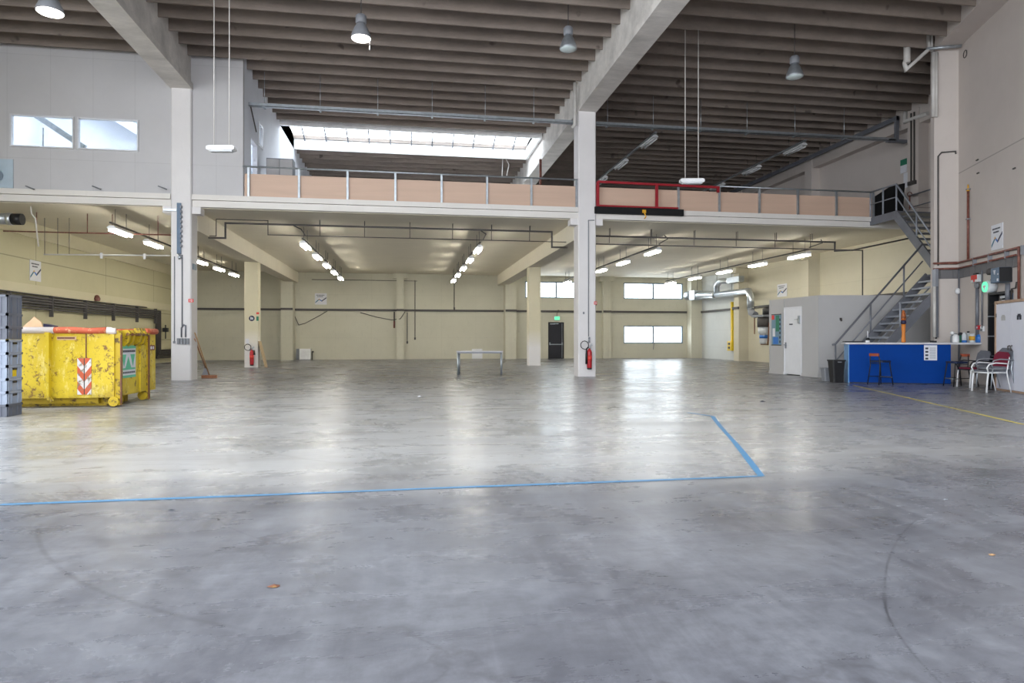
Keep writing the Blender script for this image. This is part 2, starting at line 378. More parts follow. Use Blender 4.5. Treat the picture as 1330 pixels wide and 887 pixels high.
# roof deck with rooflight openings, and the ribs that hang below it
mb = MB()
holes(mb, lambda m, a, b, c, d: m.bx(a, b, c, d, ZC, ZC+.15), -13, 21, YB, YR+.3, SKY)
y = 20.6-.75*44
while y < YR:
    pb = W0+WN*.6; segs = [(-12.6, min(XR+.1, pb.x+WT.x*(y-pb.y)/WT.y) if y < 16.4 else XR+.1)]
    for (x0, x1, y0, y1) in SKY:
        if y0-.1 < y < y1+.1:
            segs = [q for a, b in segs for q in ((a, min(b, x0)), (max(a, x1), b)) if q[1]-q[0] > .05]
    for a, b in segs:
        mb.prism([(-.022, ZR), (.022, ZR), (.05, ZC+.02), (-.05, ZC+.02)], lambda u, v, q: Vector((q, y+u, v)), a, b)
    y += .75
struct('ceiling', mb, 'roof')
def skylight(i, x0, x1, y0, y1, low, high, bars):       # lean-to rooflight: kerb all round, glass rising towards the front
    root = sroot(f'window_{i}', ((x0+x1)/2, (y0+y1)/2, ZR))
    c = MB(); t = .1; b = ZR-.02
    c.bx(x0, x1, y0-t, y0, b, high).bx(x0, x1, y1, y1+t, b, low)
    for xa, xb in ((x0-t, x0), (x1, x1+t)): c.prism([(y0-t, b), (y1+t, b), (y1+t, low), (y0-t, high)], lambda u, v, q: Vector((q, u, v)), xa, xb)
    obj('curb', c, 'kerb', root, True)
    if bars:
        f = MB(); k = x0+.45
        while k < x1: f.bar((k, y0, high-.03), (k, y1, low-.03), .05, .07); k += .9
        obj('frame', f, 'steel', root, True)
    obj('pane', MB().prism([(y0, high), (y1, low), (y1, low+.012), (y0, high+.012)], lambda u, v, q: Vector((q, u, v)), x0, x1), 'glass', root, True)
for i, sk in enumerate(SKY): skylight(6+i, *sk, 9.72 if i == 0 else 10.0, 10.75 if i == 0 else 10.0, i == 0)
# back wall with window and door openings
WIN = [(13.27, 17.16, 3.67, 4.68), (7.06, 10.95, 3.67, 4.68), (13.27, 17.16, .91, 2.01)]
DOOR = (8.49, 9.47, 0, 2.21)
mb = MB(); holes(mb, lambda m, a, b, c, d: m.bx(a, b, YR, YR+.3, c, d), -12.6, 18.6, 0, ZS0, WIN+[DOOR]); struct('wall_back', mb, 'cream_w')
struct('wall_back_upper', MB().bx(-12.6, 18.6, YR, YR+.3, ZS0, ZC), 'white_wall')
for i, (x0, x1, z0, z1) in enumerate(WIN):
    root = sroot(f'window_{i+1}', ((x0+x1)/2, YR, z0)); f = MB(); e = .07; Y0, Y1 = YR+.02, YR+.14
    f.bx(x0, x1, Y0, Y1, z0, z0+e).bx(x0, x1, Y0, Y1, z1-e, z1).bx(x0, x0+e, Y0, Y1, z0+e, z1-e).bx(x1-e, x1, Y0, Y1, z0+e, z1-e)
    xm = (x0+x1)/2
    obj('frame', f, 'frame', root, True); obj('mullion', MB().bx(xm-.05, xm+.05, Y0, Y1, z0+e, z1-e), 'frame', root, True)
    obj('pane', MB().bx(x0+e, xm-.05, Y1-.05, Y1-.04, z0+e, z1-e), 'glass', root, True)
    obj('pane', MB().bx(xm+.05, x1-e, Y1-.05, Y1-.04, z0+e, z1-e), 'glass', root, True)
    if i == 2:
        h = MB().bar((xm, YR-.02, z0+.85), (xm, YR-.05, z0-.02), .03, .02).bar((xm, YR-.05, z0-.02), (xm-.04, YR-.05, z0-.38), .06, .02)
        obj('opening_lever', h, 'greypl', root, True)
# exit door in the back wall
d = sroot('door_1', (9, YR, 0)); x0, x1, _, z1 = DOOR
obj('door_leaf', MB().bx(x0+.05, x1-.08, YR+.04, YR+.1, 0, z1-.05).bx(x0, x1, YR+.2, YR+.28, 0, z1), 'navy', d, True)  # rear box is an unseen backing added to stop outside light leaking
obj('door_frame', MB().bx(x0, x0+.05, YR-.02, YR+.12, 0, z1).bx(x1-.08, x1, YR-.02, YR+.12, 0, z1).bx(x0, x1, YR-.02, YR+.12, z1-.05, z1), 'black', d, True)
obj('panic_bar', MB().bar((x0+.08, YR-.06, .86), (x1-.1, YR-.06, .86), .03, .05).bx(x0+.07, x0+.13, YR-.07, YR+.04, .82, .98).bx(x1-.15, x1-.09, YR-.07, YR+.04, .82, .98), 'galv', d, True)
obj('door_closer', MB().bx(x0+.12, x0+.42, YR-.04, YR+.04, z1-.13, z1-.07).bar((x0+.4, YR-.03, z1-.1), (x0+.62, YR-.1, z1-.1), .02, .02), 'galv', d, True)
obj('vertical_latch', MB().bx(x1-.125, x1-.105, YR+.0, YR+.04, .98, z1-.06).bx(x1-.125, x1-.105, YR, YR+.04, .03, .84), 'galv', d, True)
# side walls, wall behind the camera (both with unseen openings added to let daylight in)
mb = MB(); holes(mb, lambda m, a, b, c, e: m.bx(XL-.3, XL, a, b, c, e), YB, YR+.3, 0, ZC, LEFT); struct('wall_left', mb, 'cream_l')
struct('trim_1', MB().bx(XL, XL+.07, 6, YR, 2.66, 2.98), 'ledge')
struct('trim_2', MB().bx(XL, XL+.06, 14, YR, ZS0-.5, ZS0-.02), 'ledge')
struct('wall_right', MB().bx(XR, XR+.3, 33.0, YR+.3, 0, ZS0), 'white_r')
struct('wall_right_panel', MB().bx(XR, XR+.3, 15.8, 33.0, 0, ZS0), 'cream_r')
struct('wall_right_upper', MB().bx(XR, XR+.3, 15.8, YR+.3, ZS0, ZC), 'right_w')
DT0, _ = at_w(1284, 400); DT1, _ = at_w(1306, 400)
DT0, DT1 = max(DT0, DT1), min(DT0, DT1)
DZ = at_w(1284, 381)[1]
mb = MB(); holes(mb, lambda m, a, b, c, e: m.bx(a, b, -.3, 0, c, e, lambda u, v, q: w(u, v, q)), -30, .9, 0, ZC+.1, [(DT1-.35, DT0, 0, DZ)])
struct('wall_front_right', mb, 'right_w')
struct('recess_wall', MB().bx(15.2, XR+.3, 15.5, 15.75, 0, ZC), 'right_w')
mb = MB(); holes(mb, lambda m, a, b, c, e: m.bx(a, b, YB-.3, YB, c, e), -13, 21, 0, ZC, BACK); struct('wall_rear', mb, 'right_w')
# mezzanine slab with a lip along its front edge
mb = MB(); mb.bx(XL, XR, YF+.06, YR, ZS0, ZS1)
for a, b in ((XL, XA-.29), (XA+.29, XB-.29), (XB+.29, 16.2)):
    mb.bx(a, b, YF-.02, YF+.07, ZS0, ZS1-.16).bx(a, b, YF-.07, YF+.07, ZS1-.15, ZS1)
struct('mezzanine_slab', mb, 'slab')
struct('ceiling_lower', MB().bx(XL, XR, YF+.1, YR, ZS0-.02, ZS0-.004), 'soffit')
# columns
def column(x, y0, y1, z1, mat, hw=.275, corbel=False, haunch=False):
    m = MB(); c = .03
    m.prism([(-hw+c, y0), (hw-c, y0), (hw, y0+c), (hw, y1-c), (hw-c, y1), (-hw+c, y1), (-hw, y1-c), (-hw, y0+c)], lambda u, v, q: Vector((x+u, v, q)), 0, z1)
    if corbel:
        for s in (-1, 1):
            m.bx(*sorted((x+s*hw, x+s*(hw+.24))), y0+.06, y0+.42, ZS0-.2, ZS0)
        m.prism([(0, ZS0), (.34, ZS0), (.34, ZS0-.3), (.22, ZS0-.5), (.12, ZS0-.95), (0, ZS0-1.1)], lambda u, v, q: Vector((x+q, y1+u, v)), -.2, .2)
    return struct('column', m, mat)
column(XA, 20.03, 20.62, ZB, 'white_col', corbel=True); column(XB, 20.03, 20.62, ZB, 'white_col', hw=.29, corbel=True)
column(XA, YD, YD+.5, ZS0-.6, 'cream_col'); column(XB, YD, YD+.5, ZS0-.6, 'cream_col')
# roof beams and mezzanine beams run away from the camera
for x in (XA, XB):
    m = MB().prism([(-.3, ZB), (.3, ZB), (.3, ZB+.18), (.24, ZB+.25), (.24, ZC), (-.24, ZC), (-.24, ZB+.25), (-.3, ZB+.18)], lambda u, v, q: Vector((x+u, q, v)), YB, YR)
    struct('beam', m, 'beam')
    struct('beam', MB().bx(x-.3, x+.3, 20.6, YR, ZS0-.62, ZS0-.02), 'soffit')
struct('beam', MB().bx(-.62, .02, -30, .86, ZR-.02, ZC+.05, lambda u, v, q: w(v, -u, q)), 'right_w')
# column on the oblique wall, pilasters along back and right walls
TC = .63
mb = MB().bx(TC, TC+.25, 0, .61, 0, ZR-.02, lambda u, v, q: w(u, v, q)); struct('column', mb, 'right_c')
def pilaster(x0, x1, y0, y1, z1, mat, cap=0.0):
    m = MB().bx(x0, x1, y0, y1, 0, z1)
    if cap: m.bx(x0-.2, x1+.2, y0-.02, y1, z1-.02, z1+.28)
    struct('column', m, mat)
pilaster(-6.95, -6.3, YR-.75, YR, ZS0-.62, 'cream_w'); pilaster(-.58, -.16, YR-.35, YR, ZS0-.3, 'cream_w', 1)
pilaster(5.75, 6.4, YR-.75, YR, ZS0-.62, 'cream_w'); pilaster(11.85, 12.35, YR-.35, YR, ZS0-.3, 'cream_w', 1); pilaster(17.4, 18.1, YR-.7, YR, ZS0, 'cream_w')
for y in (26.3, 32.4):
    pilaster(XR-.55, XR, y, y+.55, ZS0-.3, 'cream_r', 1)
    struct('column', MB().bx(XR-.4, XR, y, y+.5, ZS1, ZR), 'right_c')
struct('column', MB().bx(XR-.4, XR, 20.2, 20.7, ZS1, ZR), 'right_w')
struct('beam', MB().bx(XR-.35, XR, 15.8, YR, ZR-.55, ZC), 'right_w')
# upper office: grey front wall with a ribbon window, white side wall
OW = [(-10.91, -9.28, 6.56, 7.47), (-9.2, -7.59, 6.56, 7.47)]
mb = MB(); holes(mb, lambda m, a, b, c, e: m.bx(a, b, YF+.02, YF+.16, c, e), XL, XO, ZS1, ZC, OW); struct('wall_upper_front', mb, 'grey_panel')
SW = [(22.15, 22.7, 7.55, 8.2), (21.1, 21.95, ZS1, 7.4)]
mb = MB(); holes(mb, lambda m, a, b, c, e: m.bx(XO-.14, XO, a, b, c, e), YF+.16, YR, ZS1, ZC, SW); struct('wall_upper_side', mb, 'white_wall')
for i, (x0, x1, z0, z1) in enumerate(OW):
    root = sroot(f'window_{4+i}', ((x0+x1)/2, YF, z0)); e = .04; Y0, Y1 = YF-.02, YF+.1
    f = MB().bx(x0, x1, Y0, Y1, z0, z0+e).bx(x0, x1, Y0, Y1, z1-e, z1).bx(x0, x0+e, Y0, Y1, z0+e, z1-e).bx(x1-e, x1, Y0, Y1, z0+e, z1-e)
    obj('frame', f, 'frame_w', root, True); obj('pane', MB().bx(x0+e, x1-e, YF+.06, YF+.07, z0+e, z1-e), 'glass', root, True)
root = sroot('window_12', (XO, 22.4, 7.55))
obj('frame', MB().bx(XO-.06, XO+.03, 22.12, 22.18, 7.5, 8.24).bx(XO-.06, XO+.03, 22.68, 22.74, 7.5, 8.24).bx(XO-.06, XO+.03, 22.18, 22.68, 7.5, 7.55).bx(XO-.06, XO+.03, 22.18, 22.68, 8.19, 8.24), 'frame_w', root, True)
obj('pane', MB().bx(XO-.05, XO-.04, 22.18, 22.68, 7.55, 8.19), 'glass', root, True)
mb = MB().quad((XL, 20.4, 9.2), (XL, 30, 7.0), (XO-.2, 30, 7.0), (XO-.2, 20.4, 9.2)); 
struct('office_wall', MB().bx(XL, XO-.14, 24.1, 24.2, ZS1, ZC), 'white_wall'); struct('office_wall', MB().bx(XL, XL+.03, YF+.17, 24.1, ZS1, ZC), 'white_wall'); struct('office_wall', MB().prism([(-11.9, 9.6), (-8.0, 9.6), (-5.0, 6.7), (-5.0, 6.4)], lambda u, v, q: Vector((u, q, v)), 23.3, 24.08), 'pan_blue')
struct('beam', MB().bar(at_y(44, 148, 20.9), at_y(110, 192, 20.9), .1, .16).bar(at_y(56, 166, 20.9), at_y(56, 193, 20.9), .03, .03), 'galv')
struct('beam', MB().bar((-9.6, 23.2, 8.6), (-6.2, 21.6, 6.4), .2, .25), 'white_wall')

# ------------------------------------------------------------------ small grey office under the mezzanine (corner faces the room)
P0 = Vector((12.59, 18.36, 0)); bd = Vector((-.02, 1, 0)).normalized(); fd = Vector((C, -S, 0)); HB = 2.55
def offL(u, n, z): return P0 + bd*u + Vector((-1, 0, 0))*n + Vector((0, 0, z))
DL = (.86, 1.78)
mb = MB(); holes(mb, lambda m, a, b, c, e: m.bx(a, b, -.08, 0, c, e, offL), 0, 2.68, 0, HB, [(DL[0], DL[1], 0, 2.22)]); struct('office_wall', mb, 'office')
A, B_, Cc, D_ = P0, P0+fd*4.6, P0+fd*4.6+bd*2.6, P0+bd*2.68
struct('office_wall', MB().prism([(0, 0), (4.6, 0), (4.6, .08), (0.02, .08)], lambda u, v, q: P0+fd*u+Vector((S, C, 0))*v+Vector((0, 0, q)), 0, HB), 'office')
struct('office_ceiling', MB().quad(*[p+Vector((0, 0, HB)) for p in (A, B_, Cc, D_)]), 'office')
struct('office_wall', MB().prism([(0, 0), (4.6, 0), (4.6, .08), (0, .08)], lambda u, v, q: D_+fd*u-Vector((S, C, 0))*v+Vector((0, 0, q)), 0, HB), 'office')
struct('trim_3', MB().bx(.0, DL[0], 0, .015, 0, .1, offL).bx(DL[1], 2.68, 0, .015, 0, .1, offL).bx(DL[1]+.0, DL[1]+.05, 0, .02, .1, HB, offL), 'office')
d = sroot('door_2', offL(DL[0], 0, 0))
obj('door_leaf', MB().bx(DL[0]+.02, DL[1]-.02, -.06, -.01, .03, 2.2, offL), 'door_white', d, True)
obj('door_frame', MB().bx(DL[0]-.03, DL[0]+.02, -.08, .02, 0, 2.25, offL).bx(DL[1]-.02, DL[1]+.03, -.08, .02, 0, 2.25, offL).bx(DL[0], DL[1], -.08, .02, 2.2, 2.25, offL), 'door_white', d, True)
obj('door_handle', MB().bx(DL[1]-.1, DL[1]-.06, -.01, .02, .88, 1.08, offL).tube([offL(DL[1]-.08, .02, 1.0), offL(DL[1]-.08, .06, 1.0), offL(DL[1]-.2, .06, 1.0)], .012), 'greypl', d, True)
obj('door_closer', MB().bx(DL[0]+.02, DL[0]+.1, -.01, .06, 1.7, 1.95, offL).bar(offL(DL[0]+.06, .05, 1.83), offL(DL[0]+.32, .03, 1.83), .02, .02), 'galv', d, True)
obj('name_plate', MB().bx(1.33, 1.5, -.012, .004, 1.66, 1.7, offL), 'ink', d, True)
d = thing('poster', 'framed green and blue poster on the side of the grey office', 'poster', offL(2.2, .01, 1.0))
px0, px1, pz0, pz1 = 1.95, 2.5, 1.0, 2.02
obj('backing', MB().bx(px0, px1, .004, .016, pz0, pz1, offL), 'poster_b', d, True)
for z in (pz1, pz0-.03): obj('frame_strip', MB().bx(px0, px1, .004, .03, z, z+.03, offL), 'dark', d, True)
g = MB(); g.mat(0).bx(px0+.1, px0+.3, .016, .02, pz0+.45, pz1-.02, offL).mat(1).bx(px1-.16, px1-.01, .016, .02, pz1-.16, pz1-.01, offL)
g.mat(2).bx(px0+.16, px1-.1, .016, .02, pz0+.02, pz0+.26, offL).mat(3).bx(px0+.34, px1-.06, .016, .02, pz0+.28, pz0+.56, offL)
for k in range(6): g.mat(4).bx(px0+.02, px0+.09, .016, .02, pz0+.06+k*.15, pz0+.14+k*.15, offL)
obj('print', g, ['green', 'sign_red', 'sky_b', 'paper', 'ink'], d, True)
single('hook', 'small dark hook fixed to the front of the grey office', 'hook', MB().bx(.66, .72, -.03, 0, 1.77, 1.85, lambda u, v, q: P0+fd*u+Vector((S, C, 0))*v+Vector((0, 0, q))).bx(.67, .71, -.06, -.03, 1.74, 1.8, lambda u, v, q: P0+fd*u+Vector((S, C, 0))*v+Vector((0, 0, q))), 'dark')

# ------------------------------------------------------------------ LIGHT FITTINGS
def strip_light(lit, label, loc, group):
    t = thing('strip_light', label, 'light', loc, 0, group); L = .64
    obj('housing', MB().prism([(-.12, -.015), (-.10, -.045), (.10, -.045), (.12, -.015), (.05, .05), (-.05, .05)], lambda u, v, q: Vector((u, q, v)), -L, L), 'white', t)
    for sx in (-.07, .07):
        obj('tube', MB().tube([(sx, -L+.05, -.092), (sx, L-.05, -.092)], .026, 8), 'tube' if lit else 'white', t)
    for q in (-L*.6, L*.6): obj('hanger', MB().tube([(0, q, .05), (0, q, .56)], .008, 5), 'dark', t)
    return t
ROWS = [(-8.4, [20.95, 23.5, 26.05, 28.6, 31.2, 33.8], 'over the yellow skip', 4.42),
        (-3.45, [23.3, 26.3, 29.3, 32.3, 35.3], 'towards the back wall logo sign', 4.45),
        (2.53, [23.3, 26.4, 29.5, 32.6, 35.7], 'above the bare table', 4.45),
        (8.97, [22.9, 26.2, 29.3, 32.6, 35.8], 'leading to the black exit door', 4.45),
        (14.95, [23.0, 26.0, 29.0, 32.2, 35.4], 'beside the wall with silver ducts', 4.45)]
first = None
for X, ys, where, z in ROWS:
    for i, y in enumerate(ys):
        lab = f'lit twin-tube strip light, {ORD[i]} in row {where}'
        if first is None: first = strip_light(True, lab, (X, y, z), 'lit strip lights under the mezzanine')
        else: dup(first, (X, y, z), 0, lab)
    m = MB().bx(X-.03, X+.03, ys[0]-.7, ys[-1]+.7, z+.1, z+.14)
    single('lighting_rail', f'thin dark rail carrying the strip lights {where}', 'rail', m, 'dark', 'lighting rails')
off = None
for X, ys, where in ((8.95, [23.2, 26.4, 29.2], 'over the red gate'), (14.9, [23.2, 26.4, 29.6, 32.8], 'along the dark upper rail')):
    for i, y in enumerate(ys):
        lab = f'unlit strip light upstairs, {ORD[i]} in row {where}'
        if off is None: off = strip_light(False, lab, (X, y, 8.6), 'unlit strip lights above the mezzanine')
        else: dup(off, (X, y, 8.6), 0, lab)
    single('lighting_rail', f'pale rail carrying the unlit strip lights {where}', 'rail', MB().bx(X-.04, X+.04, ys[0]-.7, ys[-1]+4, 8.68, 8.74), 'galv', 'lighting rails')
def bay_lamp(lit, label, x, y, d, cab, small=1.0):
    u = (x-CX)/F; p = cam(u*d, d, CZ+(HY-y)*d/F)
    t = thing('pendant_lamp', label, 'lamp', p, 0, 'high bay lamps'); k = small
    obj('reflector', MB().lathe([(.235*k, 0), (.24*k, .02), (.21*k, .12), (.15*k, .26), (.10*k, .34), (.09*k, .35)], n=24), 'galv' if not lit else 'greypl', t)
    obj('lens', MB().lathe([(.05*k, -.055), (.15*k, -.04), (.215*k, -.012), (.225*k, .004)], n=24), 'lamp_on' if lit else 'lamp_off', t)
    obj('gear_box', MB().lathe([(.10*k, .35), (.13*k, .37), (.13*k, .52), (.09*k, .56), (.03*k, .58)], n=16), 'greypl', t)
    obj('cable', MB().tube([(0, 0, .57), (0, 0, max(.7, ZC-.01-p.z))], .012, 6), 'dark', t)
    return t
bay_lamp(True, 'lit high bay lamp hanging beside the beam over the skip', 65, 16, 14.0, 0, 1.12)
l2 = bay_lamp(True, 'lit high bay lamp with a pull cord between the two roof beams', 469, 50, 15.4, 0)
obj('pull_cord', MB().tube([(.2, 0, -.02), (.2, 0, -.16)], .008, 5).lathe([(.012, -.26), (.02, -.24), (.01, -.16)], (.2, 0, 0), 8), 'white', l2)
bay_lamp(False, 'unlit grey high bay lamp close to the roof beam over the extinguisher column', 738, 64, 16.3, 0, .92)
bay_lamp(False, 'unlit round high bay lamp beyond the beams above the plywood railing', 1032, 100, 17.5, 0, .95)
def rod_lamp(label, x0, x1, y, d):
    p, q = [cam((x-CX)/F*d, d, CZ+(HY-y)*d/F) for x in (x0, x1)]
    c = (p+q)/2; L = (q-p).length/2; t = thing('emergency_light', label, 'light', c, -YAW, 'emergency lights on rods')
    obj('housing', MB().prism([(-L, -.03), (-L+.04, -.05), (L-.04, -.05), (L, -.03), (L, .03), (L-.04, .05), (-L+.04, .05), (-L, .03)], lambda u, v, w_: Vector((u, w_, v)), -.09, .09), 'white', t)
    obj('diffuser', MB().bx(-L+.06, L-.06, -.06, .06, -.075, -.045), 'pale', t)
    for s in (-.55, .55): obj('rod', MB().tube([(L*s, 0, .04), (L*s, 0, ZC-.01-c.z)], .012, 6), 'pvc', t)
rod_lamp('white emergency light on two long rods before the grey upper wall', 270, 306, 193, 14.2)
rod_lamp('white emergency light on two long rods above the red gate', 883, 914, 235, 17.1)

# ------------------------------------------------------------------ MEZZANINE EDGE: railings, gate, tray
def railing(label, posts, xa, xb, z1, top, name='railing'):
    t = thing(name, label, 'railing', ((xa+xb)/2, YF, ZS1))
    for x in posts: obj('post', MB().bx(x-.03, x+.03, YF-.04, YF+.02, ZS1-.16, z1-.02), 'galv', t, True)
    obj('top_rail', MB().tube([(top[0], YF-.01, z1), (top[1], YF-.01, z1)], .026, 8), 'galv', t, True)
    e = [xa]+list(posts)+[xb]
    for a, b in zip(e, e[1:]):
        if b-a > .08: obj('panel', MB().bx(a+.02, b-.02, YF+.03, YF+.05, ZS1+.01, 6.06), 'ply', t, True)
PX = [at_y(x, 240, YF).x for x in (323, 388.5, 451.5, 513.5, 573.5, 632.5, 690)]
railing('galvanised railing with pink plywood boards between the two white columns', PX+[XB-.34], XO+.02, XB-.3, 6.26, (XO, XB-.3))
PX2 = [at_y(x, 250, YF).x for x in (881, 934, 986, 1036, 1086, 1134)]
railing('galvanised railing with pink plywood boards from the red gate to the stair head', PX2, XB+.31, PX2[-1], 6.24, (PX2[1], PX2[-1]))
g = thing('loading_gate', 'dark red tubular gate before the plywood boards beside the white column', 'gate', (8, YF-.1, ZS1))
gx = [XB+.33, at_y(851, 250, YF).x, PX2[0]-.06, PX2[1]-.1]
obj('top_bar', MB().bar((gx[0], YF-.12, 6.2), (gx[3], YF-.12, 6.17), .05, .07), 'red_g', g, True)
obj('bottom_bar', MB().bar((gx[0], YF-.12, 5.44), (gx[2], YF-.12, 5.44), .05, .05), 'red_g', g, True)
for x in (gx[0], gx[1], gx[3]): obj('post', MB().bx(x-.045, x+.045, YF-.15, YF-.1, 5.42 if x < gx[3] else 6.0, 6.2), 'red_g', g, True)
p = thing('sill_plate', 'dark steel sill plate with brass hook below the red gate', 'plate', (7.5, YF-.1, 5.18))
obj('plate_body', MB().bx(gx[0]-.1, PX2[0]+.12, YF-.16, YF-.08, 5.19, 5.4), 'tarp', p, True)
hx = at_y(834, 273, YF).x
obj('hook', MB().tube([(hx, YF-.17, 5.3), (hx, YF-.22, 5.22), (hx+.05, YF-.22, 5.12), (hx, YF-.2, 5.05)], .02, 6).bx(hx-.06, hx+.06, YF-.2, YF-.16, 5.24, 5.34), 'amber', p, True)
# tray hung from the roof along the whole edge
t = thing('cable_tray', 'long galvanised cable tray hung below the roof ribs above the railing', 'cable tray', (5, 20.85, 8.3))
obj('channel', MB().bx(XO, 17.3, 20.77, 20.93, 8.29, 8.305).bx(XO, 17.3, 20.77, 20.785, 8.29, 8.39).bx(XO, 17.3, 20.915, 20.93, 8.29, 8.39), 'galv', t, True)
for x in (-4.3, -2.65, -.9, .8, 2.5, 4.1, 6.6, 8.2, 9.9, 11.6, 13.4, 15.3):
    obj('hanger', MB().tube([(x, 20.85, 8.3), (x, 20.85, ZR+.05)], .01, 5).bx(x-.03, x+.03, 20.72, 20.98, 8.26, 8.29), 'galv', t, True)
obj('end_bracket', MB().bar((XO+.05, 20.85, 8.28), (XO+.05, 21.6, 7.75), .03, .04), 'dark', t, True)
# dark rail along the upper right-hand wall
m = MB().bar((17.55, 21.0, 9.2), (17.55, 37.5, 9.2), .1, .16).bar((17.55, 21.05, 9.28), (17.55, 21.05, 8.34), .12, .1, (0, 1, 0)).bar((17.0, 20.85, 8.3), (17.75, 20.85, 8.3), .16, .1)
single('crane_rail', 'dark steel rail with a dropped end along the upper wall over the stair', 'rail', m, 'steel')
# grey cabinet upstairs against the office side wall
t = thing('grey_cabinet', 'plain grey cabinet upstairs beside the white office side wall', 'cabinet', (-4.1, 22.4, ZS1), 0)
obj('carcass', MB().bx(-.42, .42, -.22, .22, 0, 1.72), 'greypl', t, bevel=.01)
obj('door', MB().bx(-.40, -.01, -.245, -.222, .06, 1.68), 'office', t); obj('door', MB().bx(.01, .40, -.245, -.222, .06, 1.68), 'office', t)
# grey-blue panel with duct stub on the upper front wall
t = thing('vent_panel', 'pale blue square panel with a silver duct stub on the grey upper wall', 'vent panel', (-11.1, YF, 5.5))
a, b = at_y(-22, 243, YF), at_y(17, 207, YF)
obj('panel', MB().bx(a.x, b.x, YF-.01, YF+.015, a.z, b.z), 'pan_blue', t, True)
c = at_y(-4, 228, YF)
obj('duct_stub', MB().tube([(c.x, YF, c.z), (c.x, YF-.35, c.z), (c.x+.01, YF-.5, c.z)], [.17, .17, .15], 16), 'duct', t, True)
for i, x in enumerate((42, 128, 213)):
    q = at_y(x, 245, YF)
    single('steel_bracket', f'short steel bracket poking from the slab edge, {ORD[i] if i else "first"} from the blue vent panel', 'bracket',
           MB().bar((q.x-.12, YF-.08, q.z+.05), (q.x+.12, YF-.16, q.z-.05), .05, .03), 'steel', 'slab edge brackets')
# white drain pipe and conduits on the column with the extinguisher
m = MB().tube([(XB-.42, 19.98, 9.3), (XB-.42, 19.98, 7.98), (XB-.5, 20.03, 7.88)], .055, 10)
single('drain_pipe', 'white drain pipe dropping beside the beam above the extinguisher column', 'pipe', m, 'pvc')
q0, q1 = at_y(690, 235, 24), at_y(702, 207, 24)
single('copper_pipe', 'rusty brown upright pipe end behind the railing near the column', 'pipe', MB().tube([(q1.x, 24, ZS1), (q1.x, 24, q1.z)], .05, 8), 'copper')
single('loose_cable', 'pale cables hanging down behind the plywood railing under the rooflight', 'cable', MB().tube([at_y(652, 230, 29.2), at_y(653, 206, 29.2)], .02, 5).tube([at_y(658, 228, 29.2), at_y(661, 214, 29.2), at_y(657, 206, 29.2)], .02, 5), 'pvc')

# ------------------------------------------------------------------ PIPES, CONDUITS, TRUNKING under the mezzanine
def hung(name, label, pts, r, hx, mat='dark'):
    t = thing(name, label, 'pipe', pts[0])
    obj('pipe', MB().tube(pts, r, 8), mat, t, True)
    for (x, y, z) in hx: obj('hanger', MB().tube([(x, y, z), (x, y, ZS0-.02)], .012, 5), mat, t, True)
    return t
zc = 4.82; zt = 4.5; yc = 21.5
hxs = [-2.75, -1.35, .1, 1.5, 2.8, 4.1]
hung('conduit', 'thick dark conduit dipping under both beams in the middle bay', [(-6.1, yc, 4.35), (-5.6, yc, 4.35), (-5.6, yc, zc), (4.85, yc, zc), (4.85, yc, 4.3), (5.4, yc, 4.3)], .03, [(x, yc, zc) for x in hxs])
hung('conduit', 'thin dark conduit below the thick one in the middle bay', [(-6.1, yc+.1, 4.42), (-5.9, yc+.1, 4.42), (-5.9, yc+.1, 4.95), (-4.35, yc+.1, 4.95), (-4.35, yc+.1, zt), (5.4, yc+.1, zt)], .014, [(x, yc+.1, zt) for x in hxs])
hx2 = [6.9, 8.4, 10.0, 11.6, 13.1, 14.5]
hung('conduit', 'thick dark conduit under the ceiling of the exit door bay', [(5.95, yc, zc-.1), (15.4, yc, zc-.1), (15.4, yc, 4.4), (15.9, 21.2, 4.4), (17.5, 20.2, 4.75)], .03, [(x, yc, zc-.1) for x in hx2])
hung('conduit', 'thin dark conduit ending in the drop pipe behind the stair', [(5.95, yc+.1, zt-.04), (16.6, yc+.1, zt-.04), (16.6, yc+.1, 2.6)], .02, [(x, yc+.1, zt) for x in hx2])
hung('conduit', 'thin red-brown conduit in the bay over the yellow skip', [(-11.9, 21.6, 4.42), (-6.75, 21.6, 4.42)], .02, [(x, 21.6, 4.42) for x in (-11, -9.6, -8.9, -7.6)], 'copper')
for X, lab in ((-3.45, 'logo sign'), (2.53, 'bare table'), (8.97, 'exit door'), (14.95, 'duct wall')):
    single('cable_drop', f'short dark cable drop feeding the strip lights of the {lab} row', 'cable', MB().tube([(X-.1, yc, 4.8), (X+.1, yc+.2, 4.72), (X+.1, yc+1, 4.66)], .018, 6), 'dark', 'cable drops to strip lights')
# dark trunking around the back wall and pilasters
m = MB(); segs = [(XL, -6.95, 0), (-6.95, -6.3, .75), (-6.3, -.58, 0), (-.58, -.16, .35), (-.16, 5.75, 0), (5.75, 6.4, .75), (6.4, 11.85, 0), (11.85, 12.35, .35), (12.35, 17.4, 0)]
for a, b, dpt in segs: m.bx(a, b, YR-dpt-.08, YR-dpt, 2.81, 2.93)
single('cable_trunking', 'dark trunking running along the whole cream back wall', 'trunking', m, 'dark')
m = MB().bx(XR-.08, XR, 21, YR-.7, 2.8, 2.92).bx(XR-.63, XR-.55, 32.35, 33.0, 2.8, 2.92)
single('cable_trunking', 'dark trunking along the duct wall behind the air filter', 'trunking', m, 'dark')
def on_back(x, y, n=.03): p = at_y(x, y, YR-n); return p
m = MB().tube([on_back(382, 409), on_back(388, 422), on_back(396, 420), on_back(413, 411), on_back(425, 404)], .022, 6)
single('slack_cable', 'slack dark cable dipping in a V beside the wide pilaster', 'cable', m, 'dark')
